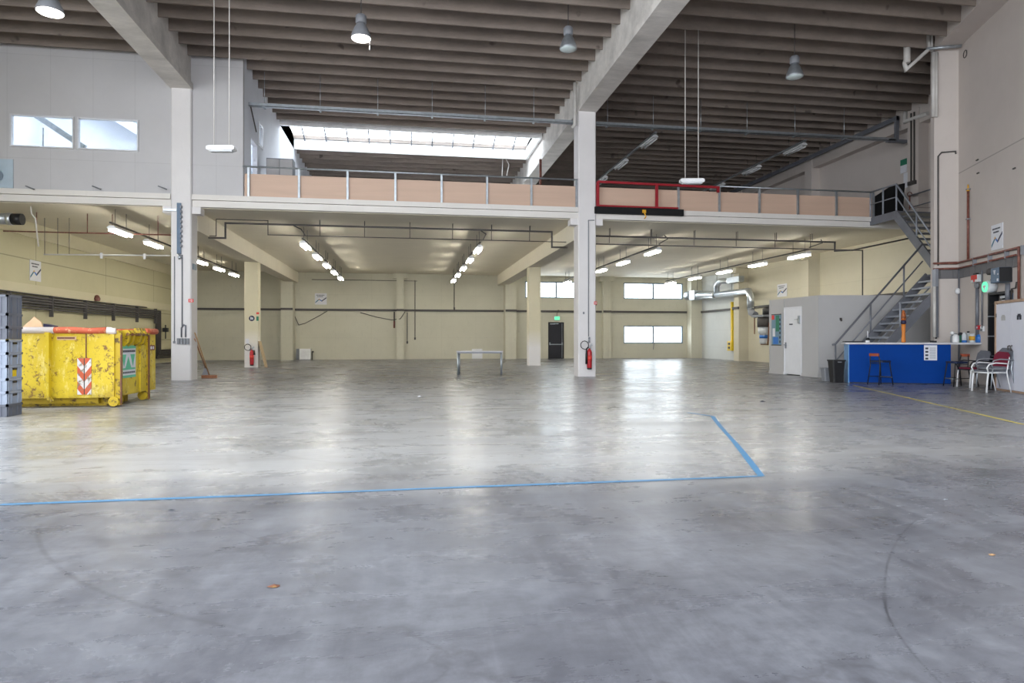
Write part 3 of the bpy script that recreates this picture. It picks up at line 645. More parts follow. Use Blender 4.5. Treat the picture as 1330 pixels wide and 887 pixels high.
m = MB().tube([on_back(468, 406), on_back(490, 412), on_back(509, 415.5), on_back(520, 414, .4), on_back(526, 405, .4)], .022, 6)
single('slack_cable', 'slack dark cable sagging towards the narrow pilaster', 'cable', m, 'dark')
t = thing('conduit_drop', 'dark drop pipe with red end beside the narrow pilaster', 'pipe', on_back(512, 425))
obj('pipe', MB().tube([on_back(512, 405), on_back(512, 418)], .035, 6), 'dark', t, True); obj('red_end', MB().tube([on_back(512, 417), on_back(512, 426)], .05, 6), 'copper', t, True)
for x, y0, y1, lab in ((529, 406, 445, 'with a grey switch low on the back wall beyond the narrow pilaster'), (539, 364, 440, 'thin and long on the back wall beyond the narrow pilaster'), (590, 367, 401, 'from the trunking up to the last light over the table')):
    m = MB().tube([on_back(x, y0), on_back(x, y1)], .022, 6)
    q = on_back(x, y1); m.bx(q.x-.05, q.x+.05, q.y-.04, q.y+.02, q.z-.06, q.z+.08)
    single('wall_conduit', f'dark upright conduit {lab}', 'pipe', m, 'dark')
single('wall_conduit', 'thin dark conduit running level high on the back wall', 'pipe', MB().tube([on_back(405, 363), on_back(515, 364.5), on_back(542, 365)], .018, 6), 'dark')
# pipe bundle on the left wall
t = thing('pipe_bundle', 'bundle of five dark pipes on the cream wall behind the yellow skip', 'pipes', (XL+.1, 28, 2.1))
for k in range(5):
    z = 2.56-.09*k; yy = 34.6-.12*k
    obj('pipe', MB().tube([(XL+.12, 14, z), (XL+.12, yy, z), (XL+.12, yy, .62-.09*k), (XL+.12, YR, .62-.09*k)], .042 if k < 3 else .03, 8), 'dark', t, True)
for y in (22.2, 24.6, 27.0, 29.4, 31.8, 34.0): obj('bracket', MB().bx(XL+.07, XL+.19, y-.03, y+.03, 1.95, 2.66), 'dark', t, True)
single('alarm_beacon', 'small red-brown alarm beacon on the plinth above the dark pipes', 'alarm', MB().lathe([(.10, 0), (.12, .1), (.08, .2), (.03, .24)], at_x(126, 391, XL+.13), 12), 'copper')
single('wall_cable', 'thin dark cables drooping along the plinth of the pipe wall', 'cable', MB().tube([(XL+.1, 15, 2.72), (XL+.1, 20, 2.68), (XL+.1, 24, 2.66), (XL+.1, 28, 2.65), (XL+.1, 33, 2.68)], .025, 6), 'dark')
single('pressure_valve', 'small black valve beside the falling pipes in the far corner', 'valve', MB().bx(XL+.1, XL+.3, 35.0, 35.25, 1.55, 1.75).tube([(XL+.2, 35.12, 1.2), (XL+.2, 35.12, 1.9)], .03, 8), 'black')
# silver duct end from the left wall, hanging wire rail
q = at_z(27, 285, 4.72)
t = thing('round_duct', 'silver round duct with a dark open end above the crates', 'duct', (-11.5, 21.1, 4.6))
obj('duct_tube', MB().tube([(XL, 21.1, 4.70), (-11.45, 21.1, 4.70)], .165, 18).tube([(-11.5, 21.1, 4.7), (-11.38, 21.1, 4.7)], .18, 18), 'duct', t, True)
obj('dark_mouth', MB().tube([(-11.38, 21.1, 4.7), (-11.12, 21.1, 4.7)], .165, 18), 'black', t, True)
t = thing('wire_rail', 'thin white rail on wires beside the column with sockets', 'rail', (-8.4, 20.25, 3.6))
obj('rail', MB().tube([at_y(57, 330.5, 20.25), at_y(221, 332, 20.25)], .022, 6), 'pvc', t, True)
for x in (58, 75, 90): obj('wire', MB().tube([at_y(x, 330.5, 20.25), at_y(x, 283, 20.25)], .008, 5), 'dark', t, True)
for x in (132, 188): obj('clip', MB().bx(at_y(x, 331, 20.25).x-.03, at_y(x, 331, 20.25).x+.03, 20.22, 20.28, 3.5, 3.66), 'pvc', t, True)
single('loose_cable', 'pale loose cable dangling from the slab edge over the yellow skip', 'cable', MB().tube([at_y(40, 268, 20.4), at_y(41, 278, 20.4), at_y(46, 284, 20.4), at_y(50, 320, 20.4)], .02, 5), 'pvc')
# silver ducts on the far right wall
XD = 17.35
def dw(x, y, X=XD): return at_x(x, y, X)
t = thing('ventilation_duct', 'silver ventilation duct running along the far wall to the air filter', 'duct', dw(930, 384))
a = dw(893, 384); b = dw(905, 383.5); c = dw(921, 384); e = dw(930, 383)
obj('fan_mouth', MB().tube([a, a+(b-a)*.45], [.27, .22], 18), 'galv', t, True)
obj('connection_box', MB().bx(XD-.26, XD+.26, b.y-.2, b.y+.5, b.z-.28, b.z+.28), 'duct', t, True)
pts = [b+(e-b)*(k/14) for k in range(15)]
obj('flexible_hose', MB().tube(pts, [.24 if k % 2 else .20 for k in range(15)], 16), 'duct', t, True)
f = dw(968, 378.5); g = dw(975, 383); h = dw(975, 401)
obj('long_duct', MB().tube([e, f, (f+g)/2+Vector((0, -.05, .1)), Vector((XD, g.y, g.z-.1)), Vector((XD, g.y, h.z))], .165, 16), 'duct', t, True)
k1, k2, k3, k4 = dw(931, 380), dw(930, 371), dw(936, 366), dw(947, 365)
obj('branch_duct', MB().tube([k1, Vector((XD, k1.y, k2.z)), Vector((XD, k3.y+.1, k3.z+.05)), k4], .15, 14), 'duct', t, True)
k5 = dw(963, 364); obj('branch_mouth', MB().bx(XD-.15, XD+.15, *sorted((k4.y, k5.y)), k4.z-.14, k4.z+.16), 'galv', t, True)
obj('bend', MB().tube([Vector((XD, g.y, h.z)), Vector((XD, g.y-.1, h.z-.22)), Vector((XD, g.y-.45, h.z-.33))], .165, 14), 'greypl', t, True)
for y in (37.0, 34.5, 32.8): obj('hanger', MB().tube([(XD, y, 3.85), (XD, y, ZS0)], .012, 5), 'dark', t, True)
cx = dw(987, 425); zt_, zb_ = dw(987, 406).z, dw(987, 448).z
t = thing('air_filter', 'dark air filter unit with blue and white canister beside the grey office', 'filter', (XD+.2, cx.y, zb_))
Y = cx.y; X = XD+.25
obj('top_plate', MB().bx(X-.4, X+.4, Y-.55, Y+.55, zt_-.22, zt_-.12), 'greypl', t, True)
obj('motor', MB().lathe([(.28, 0), (.28, .3), (.16, .4)], (X, Y-.35, zt_-.12), 14), 'black', t, True)
obj('cover', MB().lathe([(.34, 0), (.36, .4), (.3, .5)], (X, Y, zt_-.72), 14), 'dark', t, True)
obj('canister', MB().lathe([(.16, 0), (.2, .1), (.2, .5), (.26, .52), (.26, .85), (.2, .9)], (X-.05, Y, zb_+.05), 14), 'pale', t, True)
obj('label_band', MB().lathe([(.205, .28), (.205, .44)], (X-.05, Y, zb_+.05), 14), 'sky_b', t, True)
obj('side_frame', MB().bar((X, Y-.42, zt_-.5), (X, Y-.3, zb_), .05, .05).bar((X, Y+.42, zt_-.5), (X, Y+.3, zb_), .05, .05).bar((X, Y-.3, zb_+.02), (X, Y+.3, zb_+.02), .05, .05).bar((X-.2, Y+.6, zt_-.2), (X-.2, Y+.6, zb_+.55), .04, .04), 'rust', t, True)
p0 = at_x(950.5, 392, XR-.08); p1 = at_x(950.5, 449, XR-.1)
t = thing('yellow_gas_box', 'yellow box on a tall yellow pipe on the white wall panel', 'box', (XR-.1, p1.y, p1.z-.3))
obj('riser_pipe', MB().bx(XR-.12, XR-.01, p0.y-.07, p0.y+.07, p1.z, p0.z), 'yellow_p', t, True)
obj('box_body', MB().bx(XR-.26, XR-.01, p1.y-.24, p1.y+.24, p1.z-.28, p1.z+.26), 'yellow_p', t, True, .015)
for dz in (-.17, .05): obj('button', MB().bx(XR-.29, XR-.26, p1.y-.08, p1.y+.08, p1.z+dz, p1.z+dz+.12), 'black', t, True)

# ------------------------------------------------------------------ LOGO SIGNS, COLUMN FITTINGS
def logo_sign(label, o, eu, en, wd, ht):
    eu, en = Vector(eu), Vector(en); f = lambda u, v, n: o+eu*u+en*n+Vector((0, 0, v))
    t = thing('logo_sign', label, 'sign', o, 0, 'white wall signs with a zigzag logo')
    obj('sheet', MB().bx(0, wd, 0, ht, .005, .02, f), 'paper', t, True)
    m = MB(); h = .02
    for k, (a, b) in enumerate(((.12, .80), (.2, .68))):
        u = a
        while u < b: m.bx(u*wd, min(u+.07, b)*wd, (.80-.13*k)*ht, (.86-.13*k)*ht, h, h+.003, f); u += .09
    obj('text_lines', m, 'ink', t, True)
    g = MB(); P = [(.04, .12), (.36, .42), (.58, .26), (.97, .56)]; tw = .10
    for k, ((a, b), (c, e)) in enumerate(zip(P, P[1:])):
        g.mat(k).prism([(a*wd, b*ht), (c*wd, e*ht), (c*wd, (e+tw)*ht), (a*wd, (b+tw)*ht)], lambda u, v, q: f(u, v, q), h, h+.004+.001*k)
    g.mat(3).prism([(.27*wd, .42*ht), (.36*wd, .53*ht), (.46*wd, .42*ht), (.36*wd, .45*ht)], lambda u, v, q: f(u, v, q), h, h+.007)
    obj('logo', g, ['teal', 'sky_b', 'purple', 'amber'], t, True)
a, b = at_x(38, 363, XL), at_x(52.5, 363, XL)
logo_sign('white sign with zigzag logo on the panelled wall above the skip', Vector((XL, a.y, at_x(38, 362, XL).z-.05)), (0, 1, 0), (1, 0, 0), abs(b.y-a.y), .68)
a, b = at_y(409, 395.5, YR), at_y(424.5, 381, YR)
logo_sign('white sign with zigzag logo on the cream back wall above the trunking', Vector((a.x, YR, a.z)), (1, 0, 0), (0, -1, 0), b.x-a.x, b.z-a.z)
a, b = at_x(1010, 386, XR), at_x(1022.5, 370, XR)
logo_sign('white sign with zigzag logo above the roof of the grey office', Vector((XR, a.y, a.z)), (0, -1, 0), (-1, 0, 0), abs(a.y-b.y), .62)
ta, za = at_w(1288.5, 326); tb, zb = at_w(1303.5, 288)
logo_sign('white sign with zigzag logo above the copper pipes and fuse box', w(ta, 0, za), -WT, WN, ta-tb, at_w(1296, 292)[1]-at_w(1296, 325)[1])
YC = 20.03
def cy(x, y, n=0.0): return at_y(x, y, YC-n)
t = thing('cable_channel', 'pale blue perforated channel high on the column beside the skip', 'channel', cy(232, 300))
a, b = cy(230.5, 330), cy(235.5, 264)
obj('channel_body', MB().bx(a.x, b.x, YC-.06, YC, a.z, b.z), 'fuse', t, True)
m = MB()
for k in range(9): z = a.z+.2+k*.14; m.bx(b.x-.01, b.x+.03, YC-.09, YC, z, z+.07)
obj('chain', m, 'steel', t, True)
obj('side_arm', MB().bx(cy(213, 272).x, cy(230, 272).x, YC-.05, YC, cy(213, 274).z, cy(213, 271).z), 'galv', t, True)
obj('end_hook', MB().tube([cy(232, 329, .05), cy(233, 335, .05), cy(236, 333, .05)], .03, 6), 'galv', t, True)
t = thing('socket_strip', 'row of four grey sockets with conduits low on the white column', 'sockets', cy(238, 443))
for k in range(4):
    a = cy(230.4+k*4.2, 447); obj('socket', MB().bx(a.x, a.x+.068, YC-.06, YC, a.z, a.z+.17), 'greypl', t, True, .008)
obj('conduit', MB().tube([cy(236.5, 331, .02), cy(236.5, 424, .02)], .016, 6).tube([cy(235.6, 438, .02), cy(235.6, 426, .02), cy(238.5, 422, .02), cy(241, 423, .02), cy(241, 438, .02)], .022, 6), 'steel', t, True)
single('wall_conduit', 'thin grey conduit down the edge of the column beside the skip', 'pipe', MB().tube([cy(226.5, 333, .015), cy(226.5, 443, .015)], .014, 6).bx(cy(225, 444).x, cy(228, 444).x, YC-.03, YC, cy(225, 446).z, cy(225, 443).z), 'greypl')
def number_plate(label, x0, y0, x1, y1, Yp, txt):
    a, b = at_y(x0, y1, Yp), at_y(x1, y0, Yp)
    t = thing('number_plate', label, 'sign', a)
    obj('plate', MB().bx(a.x, b.x, Yp-.02, Yp, a.z, b.z), 'sign_red', t, True)
    m = MB(); W_ = b.x-a.x; H_ = b.z-a.z; D = lambda u0, u1, v0, v1: m.bx(a.x+u0*W_, a.x+u1*W_, Yp-.024, Yp-.02, a.z+v0*H_, a.z+v1*H_)
    if txt == '10':
        D(.25, .34, .2, .8); D(.48, .56, .2, .8); D(.70, .78, .2, .8); D(.5, .76, .72, .82); D(.5, .76, .18, .28)
    else:
        D(.2, .3, .2, .8); D(.4, .5, .2, .8); D(.6, .85, .2, .35); D(.6, .85, .45, .58); D(.6, .85, .7, .82)
    obj('digits', m, 'paper', t, True)
number_plate('small red plate reading 10 on the column beside the skip', 245, 388.3, 251.4, 392.6, YC-.001, '10')
number_plate('small red plate on the column above the tall extinguisher', 771.5, 391.5, 775.2, 395.5, YC, 'x')
single('warning_flag', 'small black and white flag sign on the column edge above the tall extinguisher', 'sign', MB().bx(XB+.29, XB+.31, 20.1, 20.3, 2.25, 2.45).bx(XB+.31, XB+.35, 20.12, 20.25, 2.28, 2.38), 'ink')
single('side_sign', 'small blue and white sign on the side of the column beside the skip', 'sign', MB().bx(XA+.275, XA+.285, 20.15, 20.5, at_x(254, 351, XA+.275).z, at_x(254, 343.5, XA+.275).z), 'fuse')
single('wall_conduit', 'thin dark conduit running down the column to the tall extinguisher', 'pipe', MB().tube([cy(772, 286, .02), cy(764.3, 286, .02), cy(764.3, 437, .02)], .014, 6), 'greypl')
t = thing('light_switch', 'small dark double switch above the tall extinguisher', 'switch', cy(765, 441))
for dy in (439.4, 443.2): a = cy(763.8, dy); obj('rocker', MB().bx(a.x, a.x+.06, YC-.05, YC, a.z-.045, a.z+.04), 'greypl', t, True, .006)
single('bracket', 'small square grey bracket on the white column above the switch', 'bracket', MB().bx(cy(757, 406).x, cy(759, 406).x, YC-.02, YC, cy(757, 408).z, cy(757, 405).z), 'greypl')
def extinguisher(label, c, hose_right):
    t = thing('fire_extinguisher', label, 'fire extinguisher', c)
    obj('cylinder', MB().lathe([(.05, 0), (.075, .02), (.08, .05), (.08, .50), (.065, .57), (.03, .61), (.025, .64)], n=18), 'red', t)
    obj('base_ring', MB().lathe([(.06, -.03), (.075, -.02), (.075, .025)], n=18), 'black', t)
    v = obj('valve', MB().lathe([(.028, .63), (.028, .70)], n=10).bar((0, 0, .69), (.10, 0, .74), .025, .02).bar((0, 0, .71), (.09, .0, .78), .025, .015), 'galv', t)
    s = 1 if hose_right else -1
    obj('hose', MB().tube([(0, 0, .68)]+[(-.16+.13*math.cos(q*.52)*1.0, -.01, .74+.13*math.sin(q*.52)) for q in range(-2, 10)]+[(s*.1, -.01, .6)], .013, 6), 'black', t)
    obj('horn', MB().tube([(s*.1, -.02, .62), (s*.1, -.02, .45), (s*.1, -.02, .42 if hose_right else .14)], [.02, .045, .05] if hose_right else [.02, .035, .04], 10), 'black', t)
    obj('label_patch', MB().lathe([(.0815, .25), (.0815, .40)], n=18), 'sign_red', t)
    obj('wall_bracket', MB().bx(-.05, .05, .07, .12, .2, .55), 'galv', t)
b = at_y(765.8, 478.5, 19.9); extinguisher('red extinguisher with a long black horn on the white column by the table', (b.x, 19.92, b.z), False)
b = at_y(327, 474, YD-.12); extinguisher('red extinguisher with a short nozzle on the cream column with a round sign', (b.x, YD-.12, b.z), True)
def dy_(x, y): return at_y(x, y, YD)
a = dy_(327, 413.5)
t = thing('extinguisher_sign', 'round dark sign on the cream column above the extinguisher', 'sign', a)
obj('disc', MB().tube([a, a+Vector((0, -.015, 0))], .115, 20), 'purple', t, True); obj('symbol', MB().bx(a.x-.05, a.x-.005, a.y-.02, a.y-.015, a.z-.05, a.z+.06).bx(a.x+.015, a.x+.055, a.y-.02, a.y-.015, a.z-.05, a.z+.04), 'pale', t, True)
for x0, x1, y0, y1, mt, lb in ((333, 336.5, 405.5, 408, 'sign_red', 'small red tag on the cream column above the green tag'), (333, 336, 411, 416.6, 'green', 'small green and white tag on the cream column beside the round sign'), (319, 323.5, 440, 446, 'paper', 'pale paper sheet on the cream column left of the extinguisher')):
    a, b = dy_(x0, y1), dy_(x1, y0); single('tag_sign', lb.replace('left of', 'beside'), 'sign', MB().bx(a.x, b.x, YD-.012, YD, a.z, b.z), mt)
# hardboard leaning on the inner column, white cabinet on the back wall
a, b = at_y(336.8, 477.5, YD+.1), at_y(344, 478, YD+.1)
m = MB(); zt = at_y(338, 443, YD+.1).z
m.prism([(0, 0), (.025, 0), (.025, zt), (0, zt)], lambda u, v, q: Vector((XA+.29+.27*(1-v/zt)+u, q, v)), YD-.08, YD+.40)
single('hardboard_sheet', 'tan hardboard sheet leaning on the side of the cream extinguisher column', 'board', m, 'hard')
a, b = at_y(389, 469, YR-.35), at_y(403.5, 453, YR-.35)
t = thing('white_cabinet', 'low white cabinet standing against the back wall below the logo sign', 'cabinet', ((a.x+b.x)/2, YR-.2, 0))
obj('carcass', MB().bx(a.x, b.x, YR-.38, YR-.03, 0.03, b.z), 'white', t, True, .01); obj('plinth', MB().bx(a.x+.03, b.x-.03, YR-.35, YR-.05, 0, .03), 'greypl', t, True)
obj('side_lever', MB().tube([(b.x+.06, YR-.2, 0), (b.x+.06, YR-.2, .45)], .025, 6).lathe([(.05, .42), (.06, .46), (.05, .5)], (b.x+.1, YR-.24, 0), 8), 'black', t, True)
single('dark_board', 'narrow dark board standing beside the low white cabinet', 'board', MB().bx(a.x-.2, a.x-.05, YR-.2, YR-.12, 0, b.z), 'greypl')
a, b = at_y(613, 468, YR), at_y(626.5, 453, YR)
single('wall_panel', 'pale square panel low on the back wall behind the bare table', 'panel', MB().bx(a.x, b.x, YR-.03, YR, .02, b.z), 'white')
# bare table frame
L_, R_ = at_z(594.8, 486.5), at_z(651, 486.5); ang = math.atan2(R_.y-L_.y, R_.x-L_.x); Ln = (R_-L_).length; zt = CZ+(HY-456)*21.8/F
t = thing('trestle_table', 'bare grey table with a thin top and round steel legs', 'table', L_, ang)
obj('table_top', MB().bx(-.06, Ln+.06, -.08, .55, zt-.03, zt), 'worktop', t, bevel=.006)
obj('apron', MB().bx(0, Ln, -.05, -.02, zt-.075, zt-.03).bx(0, Ln, .49, .52, zt-.075, zt-.03), 'steel', t)
for x in (0, Ln):
    for y in (0, .48): obj('leg', MB().tube([(x, y, 0), (x, y, zt-.03)], .035, 12), 'galv', t)

# ------------------------------------------------------------------ YELLOW SKIP
XE, Y0, Y1, XW = -5.08, 12.4, 14.3, -11.2; ZB0, ZB1 = .17, 1.33
t = thing('skip_container', 'battered yellow steel skip with orange rim and chevron board', 'container', ((XE+XW)/2, (Y0+Y1)/2, 0))
m = MB(); m.bx(XW, XE, Y0, Y0+.06, ZB0, ZB1).bx(XW, XE, Y1-.06, Y1, ZB0, ZB1).bx(XE-.06, XE, Y0+.06, Y1-.06, ZB0, ZB1).bx(XW, XW+.06, Y0+.06, Y1-.06, ZB0, ZB1).bx(XW+.06, XE-.06, Y0+.06, Y1-.06, ZB0, ZB0+.05)
obj('body', m, 'yellow', t, True)
xs = at_y(71, 430, Y0).x
def rimbar(a, b, mat): obj('rim', MB().tube([a, a+(b-a)*.34, a+(b-a)*.67+Vector((0, 0, -.012)), b], [.058, .062, .055, .058], 10), mat, t, True)
rimbar(Vector((XW, Y0, ZB1+.02)), Vector((xs, Y0, ZB1+.02)), 'rim_w'); rimbar(Vector((xs, Y0, ZB1+.02)), Vector((XE-.12, Y0, ZB1+.02)), 'rim_o'); rimbar(Vector((XE-.12, Y0, ZB1+.02)), Vector((XE+.02, Y0+.03, ZB1+.01)), 'rim_w')
rimbar(Vector((XE, 13.75, ZB1+.02)), Vector((XE, Y1+.03, ZB1+.02)), 'rim_o'); rimbar(Vector((XW, Y1, ZB1+.02)), Vector((XE, Y1, ZB1+.02)), 'rim_o')
for px in (63.5, -30, -90):
    xr = at_y(px, 470, Y0).x
    obj('side_rib', MB().prism([(-.05, Y0), (-.035, Y0-.075), (.035, Y0-.075), (.05, Y0)], lambda u, v, q: Vector((xr+u, v, q)), ZB0, ZB1-.02).bar((xr, Y0-.05, ZB0+.05), (xr+.09, Y0-.07, ZB0-.05), .05, .04).bar((xr, Y0-.05, ZB0+.12), (xr+.03, Y0-.09, ZB0-.04), .03, .05), 'yellow', t, True)
xs2 = at_y(112, 450, Y0).x
obj('seam', MB().bx(xs2-.008, xs2+.008, Y0-.012, Y0, ZB0+.5, ZB1-.04), 'rust', t, True)
a, b = at_y(101, 512.5, Y0), at_y(119, 465, Y0)
cb = obj('chevron_board', MB().bx(-(b.x-a.x)/2, (b.x-a.x)/2, -.012, 0, 0, b.z-a.z), 'chev', t)
cb.location = MW[t.name].inverted() @ Vector(((a.x+b.x)/2, Y0-.004, a.z))
a, b = at_y(74, 441.5, Y0), at_y(99, 437, Y0)
obj('name_strip', MB().bx(a.x, b.x, Y0-.008, Y0, a.z, b.z).mat(1).bx(a.x+.01, b.x-.02, Y0-.01, Y0-.008, a.z+.02, b.z-.012), ['card', 'rust'], t, True)
for y in (12.75, 13.45): obj('skid', MB().bx(XW+.2, XE-.25, y, y+.16, 0, ZB0-.01), 'yellow_d', t, True)
obj('underside_beam', MB().bx(XW+.3, XE-.35, Y0+.22, Y0+.3, .05, ZB0), 'yellow_d', t, True)
# hook frame on the end
def ey(x, y, X=XE): return at_x(x, y, X)
for yy, z0 in ((12.43, .03), (13.68, .02)):
    obj('frame_post', MB().bx(XE-.05, XE+.10, yy, yy+.07, z0, ZB1-.02), 'yellow_d', t, True)
    obj('rust_edge', MB().bx(XE+.085, XE+.108, yy-.004, yy+.03, z0, ZB1-.05), 'rust', t, True)
obj('front_plate', MB().bx(XE, XE+.03, 12.5, 13.66, ZB0+.02, ZB1+.02).bx(XE+.03, XE+.06, 13.4, 13.66, ZB0+.02, ZB1-.25), 'yellow', t, True)
def lug(y0, zt):
    obj('hook_lug', MB().prism([(0, ZB1-.28), (.1, ZB1-.2), (.13, ZB1-.02), (.09, zt), (.0, zt), ], lambda u, v, q: Vector((XE+.03+u, q, v)), y0, y0+.07).tube([(XE+.1, y0-.01, ZB1-.06), (XE+.1, y0+.08, ZB1-.06)], .035, 10), 'yellow_d', t, True)
for yy in (12.66, 12.84, 13.16, 13.36): lug(yy, ZB1+.03+(.04 if yy > 13 else 0))
obj('hook_bar', MB().tube([(XE+.13, 12.62, ZB1-.05), (XE+.13, 13.5, ZB1-.05)], .028, 8), 'rust', t, True)
obj('roller', MB().tube([(XE+.0, 12.36, .1), (XE+.0, 12.56, .1)], .085, 14).tube([(XE+.0, 13.62, .1), (XE+.0, 13.8, .1)], .085, 14), 'yellow_d', t, True)
yb0, yb1 = 12.56, 13.22; zb0, zb1 = .50, 1.06
E_ = lambda u, v, q: Vector((XE+.032+q, yb0+(yb1-yb0)*u, zb0+(zb1-zb0)*v))
m = MB(); m.mat(0).bx(0, 1, 0, 1, 0, .006, E_)
m.mat(1).bx(0, 1, .93, 1.03, .006, .01, E_).bx(0, 1, -.02, .06, .006, .01, E_).bx(.04, .96, .24, .30, .006, .01, E_)
for tri in ([(.06, .74), (.36, .74), (.22, .36)], [(.64, .74), (.94, .74), (.80, .36)], [(.5, .66), (.32, .30), (.68, .30)]):
    m.mat(1).prism(tri, E_, .006, .011)
u = .08
while u < .9: m.mat(2).bx(u, u+.06, .81, .88, .006, .011, E_).bx(u, u+.05, .12, .18, .006, .011, E_); u += .09
obj('emblem_plate', m, ['paper', 'mint', 'ink'], t, True)
obj('number_strip', MB().bx(XE, XE+.008, 13.78, 14.24, ZB1-.36, ZB1-.26).mat(1).bx(XE+.008, XE+.01, 13.8, 13.86, ZB1-.34, ZB1-.28).bx(XE+.008, XE+.01, 13.9, 13.98, ZB1-.34, ZB1-.28).bx(XE+.008, XE+.01, 14.02, 14.1, ZB1-.34, ZB1-.28).bx(XE+.008, XE+.01, 14.14, 14.2, ZB1-.34, ZB1-.28), ['burg', 'paper'], t, True)
a = at_y(33, 424, 12.9)
single('cardboard_piece', 'torn tan cardboard sticking out of the yellow skip', 'cardboard', MB().prism([(-.5, .3), (.05, .75), (.12, .82), (.3, .72), (.42, .5), (.5, .3)], lambda u, v, q: Vector((a.x+u*.75, 12.75+.3*v+q, .78+v)), 0, .03), 'card')
single('foam_sheet', 'white foam sheet lying across the rubbish in the yellow skip', 'sheet', MB().prism([(-.1, 0), (.5, 0), (.45, .06), (.05, .34), (-.1, .34)], lambda u, v, q: Vector((a.x+u, 13.1+q, 1.12+v)), 0, .04), 'paper')
single('blue_sack', 'dark blue sack edge showing above the skip rim', 'sack', MB().prism([(0, 0), (.16, -.06), (.15, .02), (.0, .06)], lambda u, v, q: Vector((a.x+.14+u, 13.2+q, 1.42+v)), 0, .2).bx(a.x+.15, a.x+.35, 13.22, 13.4, .3, 1.38), 'purple')
single('plastic_scrap', 'crumpled pale blue plastic scrap on the floor before the skip', 'scrap', MB().add([(0, 0, 0), (.22, .03, .01), (.3, .12, 0), (.1, .14, .05), (.16, .07, .075), (.02, .08, .03)], [[0, 1, 4], [1, 2, 4], [2, 3, 4], [3, 5, 4], [5, 0, 4]]), 'crate').location = at_z(129, 525)+Vector((.1, .05, .0))

# ------------------------------------------------------------------ CRATE STACK
def crate(h, mat, label, loc, handle=True, sticker=False):
    t = thing('stacking_crate', label, 'crate', loc, 0, 'stack of grey crates'); b = MB(); Wd, Dp = .6, .4; e = .012
    b.bx(-Wd+.02, -.02, .02, Dp-.02, 0, .02)
    for (x0, x1, y0, y1) in ((-Wd+.012, -.012, .012, .03), (-Wd+.012, -.012, Dp-.03, Dp-.012), (-.03, -.012, .012, Dp-.012), (-Wd+.012, -Wd+.03, .012, Dp-.012)): b.bx(x0, x1, y0, y1, 0, h-.01)
    r = MB()
    for z0, z1 in ((h-.035, h-.002),): 
        for (x0, x1, y0, y1) in ((-Wd, 0, 0, .03), (-Wd, 0, Dp-.03, Dp), (-.03, 0, 0, Dp), (-Wd, -Wd+.03, 0, Dp)): r.bx(x0, x1, y0, y1, z0, z1)
    obj('rim', r, mat, t)
    q = b
    for y in (.03, .12, .28, .37): q.bx(-.014, -.002, y-.008, y+.008, .01, h-.035)
    for x in (-.58, -.5, -.4, -.3, -.2, -.1, -.02): q.bx(x-.008, x+.008, .002, .014, .01, h-.035)
    obj('body', q, mat, t)
    if handle: obj('handle_slot', MB().bx(-.013, -.001, .15, .25, h-.075, h-.045), 'black', t)
    if sticker: obj('sticker', MB().bx(-.012, -.006, .14, .24, .025, .125), 'yellow_p', t)
z = 0.0; cx0, cy0 = -6.04, 11.07
STK = [(.19, 'crate_d', 0, 0, 'dark grey crate at the very bottom of the stack'), (.2, 'crate', 1, 0, 'light grey crate resting on the dark bottom crate'), (.2, 'crate', 1, 0, 'light grey crate directly under the one with the yellow sticker'),
       (.2, 'crate', 1, 1, 'light grey crate with a yellow sticker in the stack'), (.2, 'crate', 1, 0, 'light grey crate directly over the one with the yellow sticker'), (.2, 'crate', 1, 0, 'topmost light grey crate, under the three dark ones'),
       (.2, 'crate_d', 0, 0, 'dark grey crate resting on the light grey crates'), (.2, 'crate_d', 0, 0, 'dark grey crate just under the tall top crate'), (.29, 'crate_d', 0, 0, 'tall dark grey crate on top of the stack')]
for h, mt, hd, st, lb in STK:
    crate(h, mt, lb, (cx0, cy0, z), hd, st); z += h
# brooms against the column, litter, floor tape
a = at_z(272, 491); top = at_x(253, 432, XA+.3)
t = thing('broom', 'broom with a brown brush head leaning on the column beside the skip', 'broom', a)
obj('handle', MB().tube([a+Vector((0, 0, .08)), top], .018, 8), 'wood', t, True); obj('brush_head', MB().bx(a.x-.22, a.x+.22, a.y-.05, a.y+.05, .0, .09), 'brush', t, True, .01)
a2 = at_z(267, 488); top2 = at_x(252, 440, XA+.29)
t = thing('floor_scraper', 'floor scraper with a grey blade leaning beside the broom', 'scraper', a2)
obj('handle', MB().tube([a2+Vector((0, 0, .25)), Vector((top2.x, top2.y+.05, top2.z))], .018, 8), 'brush', t, True); obj('blade', MB().prism([(-.12, 0), (.12, 0), (.05, .22), (.03, .3), (-.03, .3), (-.05, .22)], lambda u, v, q: Vector((a2.x+u, a2.y+q, v)), -.015, .015), 'greypl', t, True)
def tape(label, pts, wd, mat, grp):
    m = MB(); 
    for a, b in zip(pts, pts[1:]):
        d = (b-a).normalized(); n = Vector((-d.y, d.x, 0))*wd/2; o = Vector((0, 0, .003))
        k = max(1, int((b-a).length/.5))
        for i in range(k): m.quad(*[a+(b-a)*(q/k)+s*n*(1+.25*math.sin(q*7.3+s)) + o for q, s in ((i, -1), (i+1, -1), (i+1, 1), (i, 1))])
    single('floor_tape', label, 'floor marking', m, mat, grp)
c = at_z(990, 618.5); a = at_z(0, 656); tape('long pale blue tape line across the floor', [a+(a-c).normalized()*5, a, c], .048, 'tape', 'floor tape lines')
tape('short pale blue tape line running back from the corner of the long one', [c, at_z(925, 540.5), at_z(893, 536)], .06, 'tape', 'floor tape lines')
a, b = at_z(1108, 500.5), at_z(1330, 551.5); tape('thin yellow line on the floor before the blue bar', [a, b, b+(b-a).normalized()*3], .055, 'tape_y', 'floor tape lines')
